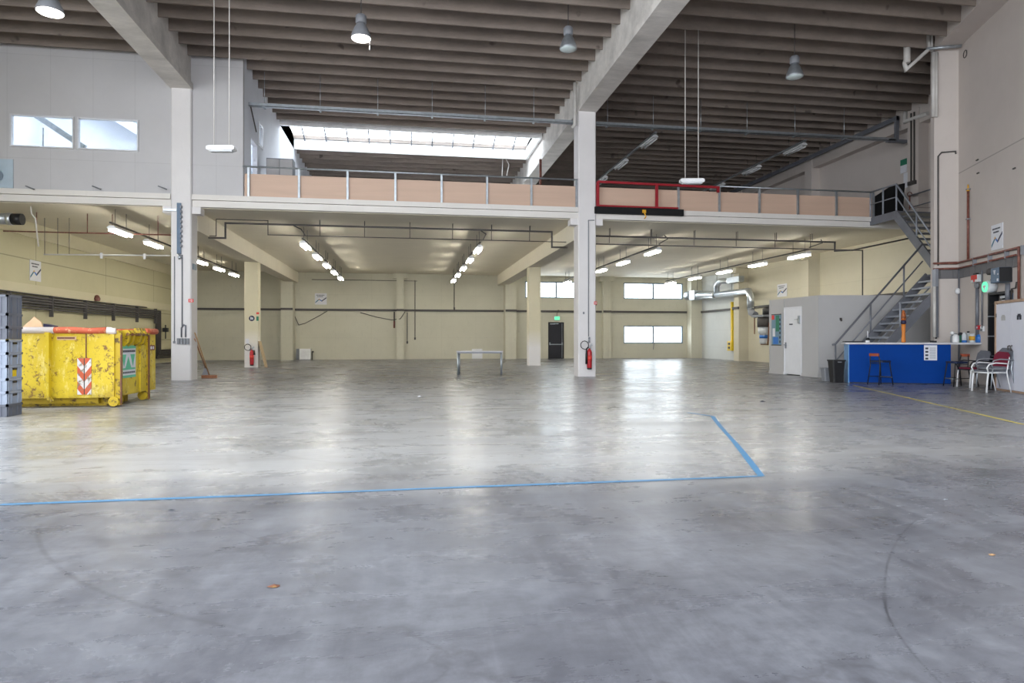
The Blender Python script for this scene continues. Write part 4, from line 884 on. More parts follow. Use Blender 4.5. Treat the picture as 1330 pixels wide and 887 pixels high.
for i, (x, y, s, lb) in enumerate(((356, 762, .045, 'brown splinter of wood on the open floor'), (222, 663, .035, 'dark crumb just before the blue tape'), (1288, 721, .03, 'pale chip on the floor far from the tape'), (1228, 649, .03, 'small grey chip beyond the pale chip'), (990, 522, .10, 'dark smear of dirt beyond the tape corner'), (545, 515, .07, 'white scrap of paper on the floor before the table'))):
    p = at_z(x, y); q = random.random()*3
    m = MB().add([p+Vector((s*math.cos(q+k*1.05)*(1, .5, .8, .45, .9, .6)[k], s*math.sin(q+k*1.05)*.4, .002)) for k in range(6)]+[p+Vector((0, 0, s*.3))], [[k, (k+1) % 6, 6] for k in range(6)])
    single('floor_litter', lb, 'litter', m, ('rust', 'ink', 'wood', 'greypl', 'ink', 'paper')[i], 'litter on the floor')
# exit sign over the back door
def exit_sign(label, o, eu, en, wd, ht, lamp):
    eu, en = Vector(eu), Vector(en); f = lambda u, v, n: o+eu*u+en*n+Vector((0, 0, v))
    t = thing('exit_sign', label, 'exit sign', o)
    obj('case', MB().bx(-wd/2-.03, wd/2+.03, -.03, ht+.03, .05, .12, f), 'pale', t, True); obj('lit_panel', MB().bx(-wd/2, wd/2, 0, ht, .12, .135, f), 'exit', t, True)
    m = MB().bx(-wd*.05, wd*.05, ht*.3, ht*.62, .135, .14, f).bx(-wd*.03, wd*.04, ht*.68, ht*.82, .135, .14, f).prism([(-.05*wd, ht*.3), (-.2*wd, ht*.12), (-.14*wd, ht*.1), (.02*wd, ht*.3)], f, .135, .14).prism([(.2*wd, ht*.5), (.34*wd, ht*.5), (.34*wd, ht*.66), (.45*wd, ht*.42), (.34*wd, ht*.2), (.34*wd, ht*.36), (.2*wd, ht*.36)], f, .135, .14)
    obj('pictogram', m, 'paper', t, True)
    obj('cable', MB().tube([f(0, ht+.03, .08), f(0, ht+.2, .1), f(.08, ht+.3, .06)], .014, 6), 'dark', t, True)
    obj('lamp', MB().lathe([(.04, 0), (.07, .05), (.07, .13), (.03, .15)], f(.1, ht+.26, .07), 10), 'dark', t, True)
p = at_y(723, 415.5, YR); exit_sign('green lit exit sign above the black back door', Vector((p.x, YR, p.z)), (1, 0, 0), (0, -1, 0), .30, .2, 1)

# ------------------------------------------------------------------ STEEL STAIR (two flights round a corner landing)
t = thing('steel_stair', 'grey steel stair turning at a landing up to the plywood railing', 'stair', cam(11, 19.2, 0))
DN, DF, ZL = 18.5, 19.75, 3.14; ra, rb = 9.67, 12.59; sl = ZL/(rb-ra)
def fz(r): return (r-ra)*sl
for d, nm in ((DF, 'stringer'), (DN, 'stringer')):
    obj(nm, MB().bar(cam(ra+.1, d, .02), cam(rb+.06, d, ZL-.03), .05, .24), 'steel', t, True)
for k in range(1, 15):
    zz = ZL*k/15; r = ra+(rb-ra)*k/15
    m = MB(); m.bx(r-.07, r+.12, DN+.03, DF-.03, zz-.035, zz, lambda u, v, q: cam(u, v, q)); m.bx(r-.075, r-.065, DN+.03, DF-.03, zz-.05, zz+.004, lambda u, v, q: cam(u, v, q))
    obj('tread', m, 'steel_l', t, True)
obj('centre_stay', MB().bar(cam(ra+.1, (DN+DF)/2, -.05+.1), cam(rb, (DN+DF)/2, ZL-.12), .03, .03), 'steel_l', t, True)
hr = MB().tube([cam(9.74, DF, 1.02), cam(9.83, DF, 1.04), cam(12.48, DF, 4.08)], .03, 8)
obj('handrail', hr, 'steel', t, True)
obj('mid_rail', MB().tube([cam(9.83, DF, .52), cam(12.48, DF, 3.56)], .022, 8), 'steel', t, True)
for r in (9.83, 10.9, 11.91): obj('post', MB().tube([cam(r, DF, max(0, fz(r)-.02)), cam(r, DF, 1.04+(r-9.83)*1.147)], .026, 8), 'steel', t, True)
obj('post', MB().tube([cam(11.05, DN, fz(11.05)-.1), cam(11.05, DN, 2.24)], .026, 8), 'steel_l', t, True)
obj('landing', MB().bx(rb, 14.2, DN-.02, DF+.1, ZL-.05, ZL, lambda u, v, q: cam(u, v, q)).bx(rb, 14.2, DN-.04, DN, ZL-.2, ZL, lambda u, v, q: cam(u, v, q)), 'steel', t, True)
UX0, UX1, YT, YL, ZT = 15.75, 17.35, 18.9, 17.2, 5.36
for x in (UX0, UX1): obj('stringer', MB().bar((x, YT+.05, ZT-.08), (x, YL-.05, ZL+.02), .06, .26), 'steel', t, True)
n = 11
for k in range(1, n):
    yy = YT+(YL-YT)*k/n; zz = ZT+(ZL-ZT)*k/n
    obj('tread', MB().bx(UX0+.03, UX1-.03, yy-.12, yy+.1, zz-.035, zz).bx(UX0+.03, UX1-.03, yy-.13, yy-.12, zz-.05, zz+.004), 'steel', t, True)
obj('platform', MB().bx(UX0, UX1+.2, YT, YF+.05, ZT-.04, ZT+.01), 'steel', t, True)
obj('edge_beam', MB().bar((UX0, YF+.05, ZT-.14), (UX0, YT-.05, ZT-.12), .07, .26), 'steel', t, True)
zr = 6.24; sl2 = (ZT-ZL)/(YT-YL)
obj('handrail', MB().tube([(UX0, YF, zr), (UX0, YT, zr), (UX0, YL-.1, zr-(YT-YL+.1)*sl2)], .028, 8), 'steel_l', t, True)
obj('mid_rail', MB().tube([(UX0, YF, zr-.42), (UX0, YT, zr-.42), (UX0, YL-.1, zr-.42-(YT-YL+.1)*sl2)], .02, 8), 'steel_l', t, True)
for y in (YF-.0, (YF+YT)/2, YT): obj('post', MB().tube([(UX0, y, ZT-.05), (UX0, y, zr)], .027, 8), 'steel_l', t, True)
y = 18.05; obj('post', MB().tube([(UX0, y, ZT-(YT-y)*sl2), (UX0, y, zr-(YT-y)*sl2+.02)], .027, 8), 'steel_l', t, True)
xr = 17.5
obj('wall_rail', MB().tube([(xr, YF+.3, zr), (xr, YT-.15, zr+.02)], .026, 8).tube([(xr, YF+.3, zr-.42), (xr, YT-.15, zr-.4)], .02, 8).tube([(xr, YT+.5, ZT), (xr, YT+.5, zr)], .024, 8).tube([(xr, YT-.12, ZT-.1), (xr, YT-.12, zr+.02)], .026, 8), 'steel', t, True)
single('black_tarp', 'black tarpaulin screen behind the rails at the stair head', 'tarpaulin', MB().prism([(16.02, ZS1+.01), (17.2, ZS1+.01), (17.3, 6.68), (16.75, 6.55), (16.05, 6.12)], lambda u, v, q: Vector((u, 20.35+q, v)), 0, .04), 'tarp')
single('red_rod', 'slim dark red rod with a wire loop beside the stair head', 'rod', MB().tube([at_y(1181.5, 272, 20.3), at_y(1181.5, 254, 20.3)], .02, 8).tube([at_y(1181.5+3*math.sin(q*.63), 252.5-3*math.cos(q*.63), 20.3) for q in range(11)], .012, 6), 'copper')
xa, za_ = at_x(1172.5, 215, XR), 0
t = thing('wall_notice', 'dark green and white notice on the upper wall above the stair head', 'sign', at_x(1172, 220, XR))
a, b = at_x(1170, 212.5, XR), at_x(1178, 209, XR)
obj('green_board', MB().bx(XR-.02, XR, b.y, a.y, a.z-.1, a.z+.12), 'green', t, True); obj('white_board', MB().bx(XR-.02, XR, b.y, a.y, a.z-.38, a.z-.1), 'paper', t, True); obj('red_tag', MB().bx(XR-.02, XR, b.y-.4, b.y-.1, a.z-.1, a.z+.06), 'sign_red', t, True)
single('wall_notice', 'pale paper notice pinned low on the upper wall behind the black tarpaulin', 'sign', MB().bx(XR-.015, XR, 20.9, 21.35, 6.75, 7.3), 'paper')
t = thing('wall_conduit', 'pair of dark conduits on the upper pilaster over the stair', 'pipe', (XR-.42, 20.45, 7))
for y in (20.36, 20.5): obj('conduit', MB().tube([(XR-.43, y, 9.2), (XR-.43, y, 6.75)], .03, 6), 'dark', t, True)
obj('end_box', MB().bx(XR-.5, XR-.4, 20.28, 20.6, 6.65, 6.78), 'dark', t, True)
m = MB().tube([at_x(1176, 142, XR-.4), at_x(1176, 158, XR-.4), at_x(1205, 147, XR-.4)], .07, 10)
single('drain_pipe', 'white drain pipe bending along the upper wall behind the stair column', 'pipe', m, 'pvc')

# ------------------------------------------------------------------ BLUE BAR
BP = at_z(1103, 497); BE = at_z(1235, 499.3); BD = (BE-BP).normalized(); BB = Vector((-BD.y, BD.x, 0)); BL = (BE-BP).length
def bf(u, v, z): return BP+BD*u+BB*v+Vector((0, 0, z))       # along front, back from front, up
def on_bar(x, back):                                         # u of the point seen at pixel column x, that far behind the front
    r = ray(x, 440); o = BP+BB*back; k = (o.x*BB.x+o.y*BB.y)/(r.x*BB.x+r.y*BB.y)
    p = r*k; return (Vector((p.x, p.y, 0))-o).dot(BD)
HBAR = 1.10; UR = on_bar(1281, 0)
BANG = math.atan2(BD.y, BD.x)
t = thing('bar_counter', 'blue bar counter with a long pale worktop on the concrete floor', 'counter', BP)
obj('front_panel', MB().bx(0, BL, 0, .03, 0.02, HBAR-.05, bf), 'blue', t, True)
obj('plinth', MB().bx(0.02, BL-.02, .03, .05, 0, .08, bf), 'black', t, True)
obj('side_panel', MB().bx(-.02, 0, .0, .58, .0, HBAR-.05, bf), 'blue_l', t, True)
obj('side_panel', MB().bx(BL-.03, BL, .03, .55, .0, HBAR-.05, bf), 'blue', t, True)
obj('worktop', MB().bx(-.1, UR, -.05, .62, HBAR-.05, HBAR, bf), 'worktop', t, True, .006)
obj('bracket', MB().bx(UR-.1, UR-.04, .1, .55, HBAR-.12, HBAR-.05, bf), 'steel', t, True)
u0, u1 = on_bar(1200, 0), on_bar(1217, 0)
q = thing('paper_notice', 'white printed notice taped to the front of the blue bar', 'notice', bf(u0, -.01, .6))
obj('sheet', MB().bx(u0, u1, -.008, -.002, .63, 1.03, bf), 'paper', q, True)
m = MB()
for k in range(4): m.bx(u0+.03, u0+.10, -.010, -.008, .92-.09*k, .97-.09*k, bf)
for k in range(8): m.mat(1).bx(u0+.13, u1-.03, -.0095, -.008, .95-.038*k, .962-.038*k, bf)
obj('print', m, ['ink', 'greypl'], q, True)
def lathe_item(name, label, cat, px, back, parts, group=None):
    u = on_bar(px, back); p = bf(u, back, HBAR); tt = thing(name, label, cat, p, 0, group)
    for nm, prof, mt in parts: obj(nm, MB().lathe(prof, n=14), mt, tt)
    return tt
lathe_item('spray_bottle', 'tall white spray bottle with dark neck, first of the bottles on the bar', 'bottle', 1237, .3, [('body', [(.05, 0), (.055, .03), (.05, .16), (.02, .21)], 'greypl'), ('spray_head', [(.02, .21), (.05, .24), (.055, .28), (.02, .3)], 'white')], 'bottles on the bar')
lathe_item('plastic_jug', 'white plastic jug beside the spray bottle on the bar', 'bottle', 1241.5, .22, [('body', [(.07, 0), (.078, .03), (.075, .17), (.035, .22)], 'white'), ('cap', [(.035, .22), (.035, .245)], 'greypl')], 'bottles on the bar')
lathe_item('bottle', 'dark green bottle with a black top on the bar', 'bottle', 1247.5, .38, [('body', [(.045, 0), (.05, .02), (.05, .15), (.022, .2)], 'green'), ('cap', [(.045, .19), (.05, .22), (.04, .26), (.02, .27)], 'black')], 'bottles on the bar')
lathe_item('detergent_bottle', 'pink and white bottle with a blue foot on the bar', 'bottle', 1252.5, .25, [('foot', [(.055, 0), (.062, .01), (.06, .06)], 'sky_b'), ('body', [(.06, .06), (.06, .2), (.03, .25), (.025, .27)], 'pale')], 'bottles on the bar')
lathe_item('bottle', 'pale bottle with a small dark cap on the bar', 'bottle', 1257.5, .38, [('body', [(.05, 0), (.06, .02), (.06, .22), (.03, .26)], 'pale'), ('cap', [(.03, .26), (.03, .3)], 'black')], 'bottles on the bar')
lathe_item('canister', 'white canister with a big amber label on the bar', 'canister', 1263.5, .25, [('body', [(.08, 0), (.085, .02), (.085, .2), (.05, .24)], 'pale'), ('label_band', [(.087, .06), (.087, .17)], 'amber')], 'bottles on the bar')
lathe_item('tub', 'bright blue plastic tub at the wall end of the bar', 'tub', 1272.5, .1, [('body', [(.085, 0), (.1, .03), (.1, .14), (.09, .18)], 'sky_b'), ('lid', [(.09, .18), (.07, .21), (.02, .22)], 'sky_b')])
lathe_item('candle_holder', 'thin white candle in a dark holder on a white foot on the bar', 'candle', 1127, .25, [('foot', [(.05, 0), (.055, .01), (.05, .06)], 'white'), ('holder', [(.05, .06), (.055, .1), (.03, .13)], 'black'), ('candle', [(.015, .13), (.015, .30), (.005, .32)], 'paper')])
lathe_item('carved_ornament', 'tall orange and brown carved ornament standing on the bar', 'ornament', 1173.5, .3, [('body', [(.05, 0), (.055, .03), (.04, .25), (.05, .4), (.055, .5)], 'orange'), ('collar', [(.06, .5), (.075, .55), (.06, .6)], 'purple'), ('head', [(.055, .6), (.065, .68), (.05, .78), (.025, .86), (.01, .88)], 'orn')])
single('radio', 'small flat black box on the worktop of the bar', 'box', MB().bx(on_bar(1209, .35), on_bar(1216, .35), .3, .42, HBAR, HBAR+.05, bf), 'black', bevel=.006)
single('tray', 'low dark tray at the stair end of the bar', 'tray', MB().bx(-.06, .42, .3, .58, HBAR, HBAR+.035, bf), 'black', bevel=.008)
# stools and chairs
def stool(label, loc, rz):
    s = thing('bar_stool', label, 'stool', loc, rz, 'bar stools'); h = .61
    obj('seat', MB().prism([(-.17, -.15), (-.12, -.19), (.15, -.19), (.19, -.14), (.19, .14), (.15, .19), (-.12, .19), (-.17, .15)], lambda u, v, q: Vector((u, v, q)), h-.025, h+.025), 'dkblue', s, bevel=.01)
    for x, y in ((.15, .15), (.15, -.15)): obj('leg', MB().tube([(x, y, h-.02), (x+.01, y, h-.1), (x+.07, y*1.25, 0)], .014, 8), 'black', s)
    for y in (.15, -.15): obj('leg', MB().tube([(-.24, y*1.2, 0), (-.17, y, h-.1), (-.18, y, h+.05), (-.20, y*.85, h+.18)], .014, 8), 'black', s)
    obj('backrest', MB().prism([(-.19+.03*math.cos(a)*0, 0) for a in ()] or [(-.215, -.15), (-.23, -.08), (-.235, 0), (-.23, .08), (-.215, .15), (-.195, .15), (-.208, .08), (-.212, 0), (-.208, -.08), (-.195, -.15)], lambda u, v, q: Vector((u, v, q)), h+.14, h+.21), 'seatwood', s)
    obj('footrest', MB().tube([(.19, -.185, .2), (.19, .185, .2)], .016, 8), 'galv', s); 
    for y in (-.175, .175): obj('stretcher', MB().tube([(-.21, y, .22), (.19, y, .2)], .01, 6), 'black', s)
    obj('stretcher', MB().tube([(-.17, -.15, h-.05), (-.17, .15, h-.05)], .01, 6), 'black', s)
    return s
p = at_z(1142, 499.5); stool('black stool with a red wooden back standing before the middle of the bar', (p.x, p.y-.04, 0), R(8))
p = at_z(1243, 502.0); stool('black stool with an orange wooden back beside the stacked armchairs', (p.x, p.y, 0), R(172))
def chair(name, label, loc, rz, frame, legs, seat, back, z=0.0, arm='white'):
    s = thing(name, label, 'chair', (loc[0], loc[1], z), rz, 'chairs by the cabinets'); h = .45
    obj('seat', MB().prism([(-.21, -.22), (.2, -.22), (.23, -.17), (.23, .17), (.2, .22), (-.21, .22)], lambda u, v, q: Vector((u, v, q)), h, h+.045), seat, s, bevel=.015)
    m = MB()
    P = [(.0, -.22), (.0, .22), (.30, .21), (.36, .14), (.37, -.14), (.30, -.21)]
    m.prism(P, lambda u, v, q: Vector((-.22-.28*(u/.37)*.35+q-.25*(.22**2-v*v)*.6, v, h+.09+u)), 0, .03)
    obj('backrest', m, back, s)
    for y in (-.23, .23):
        obj('leg', MB().tube([(.24, y, 0), (.22, y, .3), (.2, y, h)], .013 if legs != 'white' else .019, 8), legs, s)
        obj('leg', MB().tube([(-.31, y, 0), (-.24, y, .3), (-.21, y, h), (-.29, y*.9, h+.34)], .013, 8), legs if legs != 'white' else frame, s)
        obj('armrest', MB().tube([(.2, y, h), (.24, y*1.05, h+.1), (.19, y*1.08, h+.18), (.05, y*1.1, h+.21), (-.12, y*1.08, h+.2), (-.26, y, h+.19)], .014, 8), arm, s)
    obj('seat_frame', MB().tube([(-.2, -.22, h-.01), (.22, -.22, h-.01), (.22, .22, h-.01), (-.2, .22, h-.01), (-.2, -.22, h-.01)], .012, 6), frame, s)
    return s
p = cam(11.42, 16.1, 0)
chair('armchair', 'armchair with grey back, burgundy seat and thick white legs beside the stool', (p.x, p.y), R(171), 'black', 'white', 'burg', 'grey_f', arm='black')
p = cam(10.82, 14.72, 0); chair('armchair', 'white tube armchair with burgundy back before the white cabinets', (p.x, p.y), R(171), 'white', 'white', 'grey_f', 'burg')
chair('armchair', 'grey chair stacked on the white tube armchair', (p.x+.10, p.y-.016), R(171), 'greypl', 'galv', 'grey_f', 'grey_f', z=.085, arm='greypl')
# bins
p = at_z(1090, 496.8)
t = thing('waste_bin', 'tall black waste bin standing at the end of the blue bar', 'bin', (p.x, p.y+.12, 0), -YAW)
sq = lambda a, b: [(-a, -b), (a, -b), (a, b), (-a, b)]
def taper(m, w0, d0, w1, d1, z0, z1, k=.03):
    r = lambda w_, d_: [(-w_+k, -d_), (w_-k, -d_), (w_, -d_+k), (w_, d_-k), (w_-k, d_), (-w_+k, d_), (-w_, d_-k), (-w_, -d_+k)]
    n = 8; vs = [(x, y, z0) for x, y in r(w0, d0)]+[(x, y, z1) for x, y in r(w1, d1)]
    return m.add(vs, [list(range(n))[::-1], list(range(n, 2*n))]+[[i, (i+1) % n, n+(i+1) % n, n+i] for i in range(n)])
obj('body', taper(MB(), .13, .13, .17, .17, 0, .6), 'black', t); obj('rim', taper(MB(), .185, .185, .185, .185, .585, .62), 'black', t); obj('handle', MB().bx(-.05, .05, -.195, -.165, .55, .575), 'greypl', t)
p2 = at_z(1083.5, 495.5); t = thing('small_bin', 'small grey bin tucked beside the tall black bin', 'bin', (p2.x-.02, p2.y+.3, 0), -YAW)
obj('body', taper(MB(), .10, .11, .13, .14, 0, .36), 'greypl', t); obj('rim', taper(MB(), .14, .15, .14, .15, .35, .375), 'greypl', t)
p3 = at_z(1100, 496.5); single('dark_box', 'low dark red box between the black bin and the bar', 'box', taper(MB(), .08, .1, .09, .1, 0, .36), 'burg').location = (p3.x-.08, p3.y+.22, 0)

# ------------------------------------------------------------------ OBLIQUE WALL: cabinets, door, services
NC = .45
tl, tm, z_t = at_w(1292.5, 450, NC)[0], at_w(1313, 450, NC)[0], at_w(1293, 391.5, NC)[1]
cw = tl-tm; HC = z_t
for i, (a, b, lab) in enumerate(((tl, tm-cw*.0, 'white double-door cabinet with a timber frame standing against the oblique wall'),)):
    t = thing('tall_cabinet', lab, 'cabinet', w((a+b)/2-cw/2, NC/2, 0)); e = a-2*cw
    obj('carcass', MB().bx(e, a, .12, NC-.03, .02, HC-.06, w), 'cab', t, True)
    obj('timber_frame', MB().bx(e, a+.01, .1, NC+.01, HC-.06, HC, w).bx(a-.05, a+.01, NC-.03, NC+.01, .02, HC-.06, w).bx(e, a-.05, .12, NC-.02, 0, .04, w), 'wood_fr', t, True)
    for k, (d0, d1) in enumerate(((tm+.005, a-.05), (e+.02, tm-.005))):
        dd = obj('door', MB().bx(d0, d1, NC-.03, NC, .05, HC-.08, w), 'cab', t, True)
        hx_ = d0+.05 if k == 0 else d1-.05
        obj('handle', MB().tube([w(hx_, NC, .93), w(hx_, NC+.035, .95), w(hx_, NC+.035, 1.03), w(hx_, NC, 1.05)], .012, 6), 'dark', dd, True)
        c0 = (d0+d1)/2
        obj('emblem', MB().bx(c0-.09, c0-.01, NC, NC+.003, 1.62, 1.72, w).bx(c0+.01, c0+.09, NC, NC+.003, 1.62, 1.72, w).bx(c0-.06, c0+.06, NC, NC+.003, 1.68, 1.75, w), 'ink' if k else 'office', dd, True)
    for z in (.3, 1.7): obj('hinge', MB().bx(a-.065, a-.045, NC, NC+.012, z, z+.09, w), 'dark', t, True)
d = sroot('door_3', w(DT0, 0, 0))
obj('door_leaf', MB().bx(DT1-.3, DT0-.06, -.16, -.1, .02, DZ-.3, w), 'tarp', d, True)
obj('door_frame', MB().bx(DT0-.06, DT0, -.2, .02, 0, DZ, w).bx(DT1-.35, DT0, -.2, .02, DZ-.05, DZ, w).bx(DT1-.35, DT0, -.2, -.05, DZ-.3, DZ-.25, w), 'black', d, True)
obj('transom_light_strips', MB().bx(DT1-.2, DT0-.3, -.14, -.12, DZ-.15, DZ-.09, w).bx(DT1-.2, DT0-.36, -.14, -.12, DZ-.23, DZ-.19, w).mat(1).bx(DT1-.3, DT1+.25, -.13, -.11, DZ-.24, DZ-.06, w), ['pale', 'blue_l'], d, True)  # pale and blue strips painted for lights glimpsed behind the transom
for z in (.75, 1.25, 1.75): obj('hinge', MB().bx(DT0-.1, DT0-.01, -.1, .03, z, z+.03, w), 'galv', d, True)
obj('backing', MB().bx(DT1-.4, DT0+.05, -.32, -.3, 0, DZ+.05, w), 'tarp', d, True)
# tiles
tz1, tz0 = at_w(1260, 346)[1], at_w(1260, 358.8)[1]; te = at_w(1326, 340)[0]
m = MB(); u = te
while u < TC-.01: m.bx(u+.01, min(u+.30, TC-.01), 0, .02, tz0, tz1, w); u += .31

for n0, n1 in ((.0, .14), (.15, .46), (.47, .56)): m.bx(TC-.025, TC, n0, n1, tz0, tz1, w)
single('tile_band', 'band of dark grey tiles wrapping the corner column and wall', 'tiles', m, 'tile')
# copper pipes along the wall and column
pz1, pz2 = at_w(1262, 337.5)[1], at_w(1262, 345)[1]; pe = at_w(1327, 340)[0]
t = thing('copper_pipes', 'pair of red-brown pipes running level above the dark tiles', 'pipes', w(-1, .05, pz2))
obj('pipe', MB().tube([w(TC-.06, .66, pz1), w(TC-.06, .06, pz1), w(TC-.13, .06, pz1), w(pe, .06, pz1), w(pe, .06, pz1-.05), w(pe, .06, 2.1)], .028, 8), 'copper', t, True)
obj('pipe', MB().tube([w(TC-.06, .66, pz2), w(TC-.06, .06, pz2), w(TC-.13, .06, pz2), w(pe+.12, .06, pz2)], .022, 8), 'copper', t, True)
for u in (-.4, -1.2, -2.0, -2.7): obj('clip', MB().bx(u-.02, u+.02, 0, .09, pz2-.03, pz1+.03, w), 'greypl', t, True)
u, z1_ = at_w(1260, 241); 
t = thing('copper_riser', 'upright red-brown pipe with brass tip on the high wall', 'pipe', w(u, .05, pz1))
obj('pipe', MB().tube([w(u, .05, pz1), w(u, .05, z1_-.15)], .03, 8), 'copper', t, True); obj('brass_tip', MB().tube([w(u, .05, z1_-.15), w(u, .05, z1_-.05), w(u, .05, z1_+.03)], [.04, .02, .015], 8), 'amber', t, True)
for z in (4.4, 5.2): obj('clip', MB().bx(u-.05, u+.05, 0, .09, z, z+.03, w), 'greypl', t, True)
def col(x, y, n=.02):                                          # on the face of the corner column turned to the room
    r = ray(x, y); o = W0+WT*(TC-n)-ORG; k = o.dot(WT)/r.dot(WT); return ORG+r*k
single('wall_conduit', 'thin dark conduit with a bent top on the corner column', 'pipe', MB().tube([col(1218.5, 345), col(1218.5, 203), col(1223, 198), col(1241, 196.5), col(1241.5, 200)], .02, 6), 'dark')
t = thing('wall_conduit', 'grey cable duct and white pipe down the corner column to the bar', 'pipe', col(1216, 430))
a = col(1214.5, 352); b = col(1214.5, 371)
obj('white_pipe', MB().tube([col(1213.6, 372, .05), col(1213.6, 438, .05)], .045, 8), 'pvc', t, True); obj('grey_duct', MB().bar(col(1216.6, 350, .05), col(1216.6, 438, .05), .07, .06), 'steel', t, True); obj('top_duct', MB().bar(col(1214.6, 349.5, .06), col(1214.6, 372, .06), .13, .08), 'steel_l', t, True)
obj('cable_end', MB().tube([col(1217, 436, .06), col(1215.5, 440, .06)], .02, 6), 'black', t, True)
m = MB(); 
for x, r in ((1212.5, .055), (1216.2, .04)): m.tube([col(x, 68, .06), col(x, 152, .06)], r, 8)
single('drain_pipe', 'pair of white and grey pipes down the top of the corner column', 'pipe', m, 'pvc')
t = thing('drain_pipe', 'forked white drain pipe under the roof at the corner column', 'pipe', col(1207, 65, .1))
obj('inlet', MB().tube([col(1205, 12, .15), col(1205, 34, .15), col(1205, 40, .15)], [.10, .10, .075], 10), 'pvc', t, True)
obj('pipe', MB().tube([col(1205.5, 40, .15), col(1206.5, 64, .15), col(1177, 90, .25), col(1174.5, 82, .25), col(1177, 74, .25)], .05, 8).tube([col(1210, 40, .15), col(1210, 66, .12)], .035, 8), 'pvc', t, True)
obj('inlet', MB().tube([col(1178, 82, .25), col(1178, 59, .25)], .085, 10), 'pvc', t, True)
obj('overflow', MB().tube([col(1203, 63.5, .18), col(1249, 59.5, .3)], .045, 8), 'galv', t, True)
def wall_line(name, label, pts, r, mat, cat='pipe'):
    single(name, label, cat, MB().tube([w(*((lambda q: (q[0], .03, q[1]))(at_w(x, y)))) for x, y in pts], r, 6), mat)
wall_line('wall_conduit', 'grey conduit with a white sensor dropping behind the bar', [(1247, 351), (1247, 445), (1247, 486)], .022, 'steel')
u, z = at_w(1247, 378); single('sensor', 'small round white sensor on the conduit over the bar bottles', 'sensor', MB().lathe([(.03, -.08), (.06, -.04), (.06, .04), (.03, .08)], w(u, .06, z), 12), 'white')
wall_line('wall_conduit', 'thick grey conduit below the red and white alarm box', [(1271, 368), (1271, 438)], .045, 'steel')
wall_line('wall_conduit', 'thin grey conduit ending at the small white socket', [(1277.2, 351), (1277.2, 423)], .018, 'steel')
def wbox(name, label, cat, x0, x1, y0, y1, dep, parts):
    (u1, za2), (u0, zb2) = at_w(x0, y0), at_w(x1, y1); za2, zb2 = at_w((x0+x1)/2, y0)[1], at_w((x0+x1)/2, y1)[1]
    t = thing(name, label, cat, w((u0+u1)/2, 0, zb2)); f = lambda a, b, c: w(u0+(u1-u0)*a, dep*b, zb2+(za2-zb2)*c)
    for nm, bxs, mt, bev in parts:
        m = MB()
        for q in bxs: m.bx(*q, f)
        obj(nm, m, mt, t, True, bev)
wbox('alarm_box', 'red and white alarm box under the dark tiles', 'alarm', 1266.5, 1275, 357, 366.5, .1, [('case', [(0, 1, 0, 1, 0, 1)], 'pale', .01), ('red_front', [(.05, .95, 1, 1.08, .35, .97), (.4, .6, 1, 1.1, .05, .4)], 'sign_red', 0), ('sounder', [(.3, .7, 0, .9, 1.0, 1.25)], 'black', 0)])
u, z = at_w(1272.5, 371); single('bell', 'round grey bell hanging below the red and white alarm box', 'bell', MB().tube([w(u, .04, z), w(u, .1, z)], .075, 14), 'greypl')
wbox('call_point', 'small dark red call point above the blue tub', 'call point', 1269.5, 1274, 422.5, 428, .06, [('case', [(0, 1, 0, 1, 0, 1)], 'red', .006), ('glass', [(.2, .6, 1, 1.08, .3, .7)], 'paper', 0)])
wbox('socket', 'small white wall socket beside the red call point', 'socket', 1275.7, 1279.3, 423.5, 430.5, .05, [('case', [(0, 1, 0, 1, 0, 1)], 'white', .006), ('lid', [(.1, .9, 1, 1.1, .05, .5)], 'greypl', 0), ('shutter', [(.0, .4, 1, 1.15, .75, .95)], 'ink', 0)])
wbox('fuse_box', 'blue-grey fuse box high on the wall above the cabinet', 'fuse box', 1303.5, 1315, 347.5, 367, .28, [('case', [(0, 1, 0, 1, 0, 1)], 'fuse', .012), ('front_labels', [(.45, .6, 1, 1.02, .62, .82), (.4, .66, 1, 1.02, .78, .84), (.46, .56, 1, 1.02, .56, .6), (.08, .24, 1, 1.02, .08, .26), (.08, .16, 1, 1.02, .5, .6)], 'paper', 0), ('side_panel', [(-.02, .0, .02, .98, .02, .98)], 'black', 0)])
wall_line('wall_conduit', 'grey cable duct below the fuse box', [(1311, 368), (1311, 392)], .06, 'steel')
wall_line('wall_conduit', 'thin dark cable curling from the fuse box', [(1322, 366), (1321, 374), (1316, 375), (1316, 390)], .015, 'dark')
u, z = at_w(1292, 375.5)
t = thing('exit_sign', 'round-cased green lit exit sign above the dark doorway', 'exit sign', w(u, .1, z-.16))
obj('drum', MB().tube([w(u-.04, .02, z+.06), w(u-.04, .2, z+.06)], .15, 18), 'pale', t, True); obj('lit_panel', MB().tube([w(u+.02, .2, z+.06), w(u+.02, .225, z+.06)], .13, 18), 'exit', t, True); obj('pictogram', MB().bx(u-.06, u+.08, .225, .23, z+.04, z+.1, w).bx(u-.02, u+.03, .225, .23, z-.02, z+.04, w), 'paper', t, True)
obj('cable', MB().tube([w(u-.03, .1, z+.2), w(u-.06, .08, z+.34), w(u+.0, .05, z+.4)], .014, 6), 'dark', t, True); obj('spot_lamp', MB().lathe([(.05, 0), (.08, .05), (.07, .13), (.03, .16)], w(u+.03, .1, z+.36), 10), 'dark', t, True)
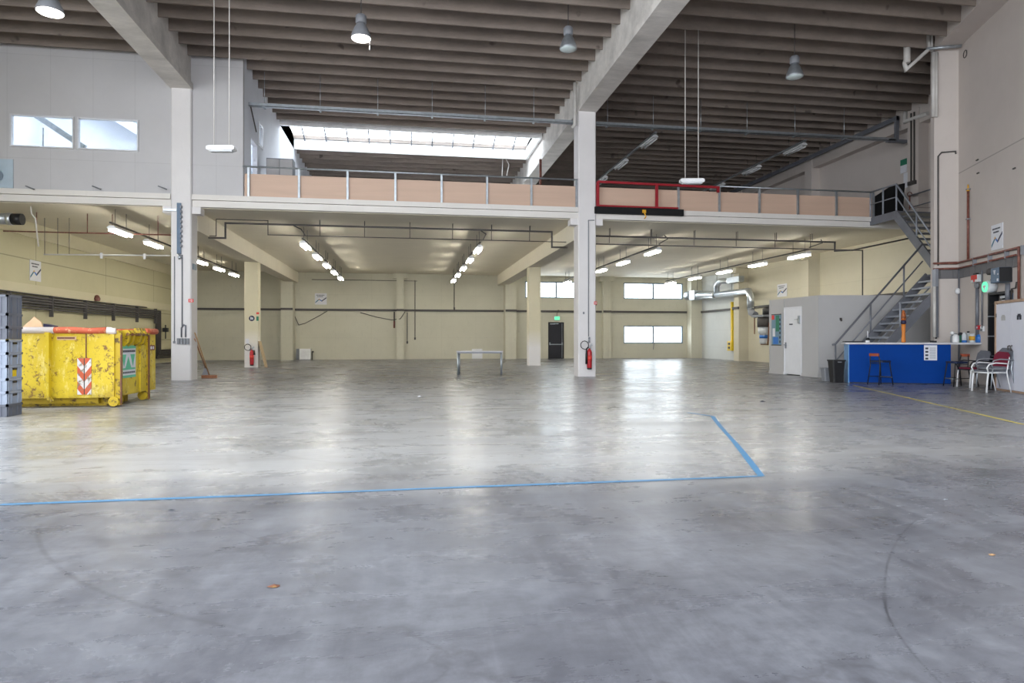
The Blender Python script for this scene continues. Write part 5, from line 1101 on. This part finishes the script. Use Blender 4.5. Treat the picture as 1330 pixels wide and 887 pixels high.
for i, (x, y) in enumerate(((1270, 208), (1271, 225), (1318, 219))):
    u, z = at_w(x, y); single('wall_hook', ('small dark hook high on the oblique wall, topmost of three', 'small dark hook high on the oblique wall, below the topmost', 'lone dark hook on the oblique wall above the logo sign')[i], 'hook', MB().bx(u-.05, u+.05, 0, .03, z-.01, z+.02, w), 'dark', 'hooks on the oblique wall')
single('pipe_ring', 'small wire ring on the wall below the drain pipe overflow', 'ring', MB().tube([w(at_w(1255, 70)[0]+.1*math.cos(q*.63), .03, at_w(1255, 70)[1]+.1*math.sin(q*.63)) for q in range(11)], .01, 5), 'dark')

# ------------------------------------------------------------------ DAYLIGHT, CAMERA
W = bpy.data.worlds.new('overcast_sky'); bpy.context.scene.world = W; W.use_nodes = True
bg = W.node_tree.nodes['Background']; bg.inputs[0].default_value = (.90, .95, 1.0, 1); bg.inputs[1].default_value = 7.0
def portal(name, c, sx, sy, rot):
    L = bpy.data.lights.new(name, 'AREA'); L.shape = 'RECTANGLE'; L.size, L.size_y = sx, sy; L.cycles.is_portal = True
    o = bpy.data.objects.new(name, L); COL.objects.link(o); o.location = c; o.rotation_euler = rot
for (x0, x1, y0, y1) in SKY: portal('rooflight_portal', ((x0+x1)/2, (y0+y1)/2, 10.85 if y0 > 25 else 10.2), x1-x0, y1-y0, (0, 0, 0))
for (x0, x1, z0, z1) in WIN: portal('window_portal', ((x0+x1)/2, YR+.32, (z0+z1)/2), x1-x0, z1-z0, (R(-90), 0, 0))
for (x0, x1, z0, z1) in BACK: portal('rear_opening_portal', ((x0+x1)/2, YB-.32, (z0+z1)/2), x1-x0, z1-z0, (R(90), 0, 0))
for (y0, y1, z0, z1) in LEFT: portal('side_portal', (XL-.32, (y0+y1)/2, (z0+z1)/2), z1-z0, y1-y0, (0, R(-90), 0))
cd = bpy.data.cameras.new('camera'); co = bpy.data.objects.new('camera', cd); COL.objects.link(co)
co.location = ORG; co.rotation_euler = (R(90), 0, -YAW); cd.sensor_width = 36; cd.lens = F/1330*36; cd.shift_y = -(443.5-HY)/1330; cd.clip_end = 300
sc = bpy.context.scene; sc.camera = co
sc.view_settings.view_transform = 'Standard'; sc.view_settings.look = 'None'; sc.view_settings.exposure = 0.25
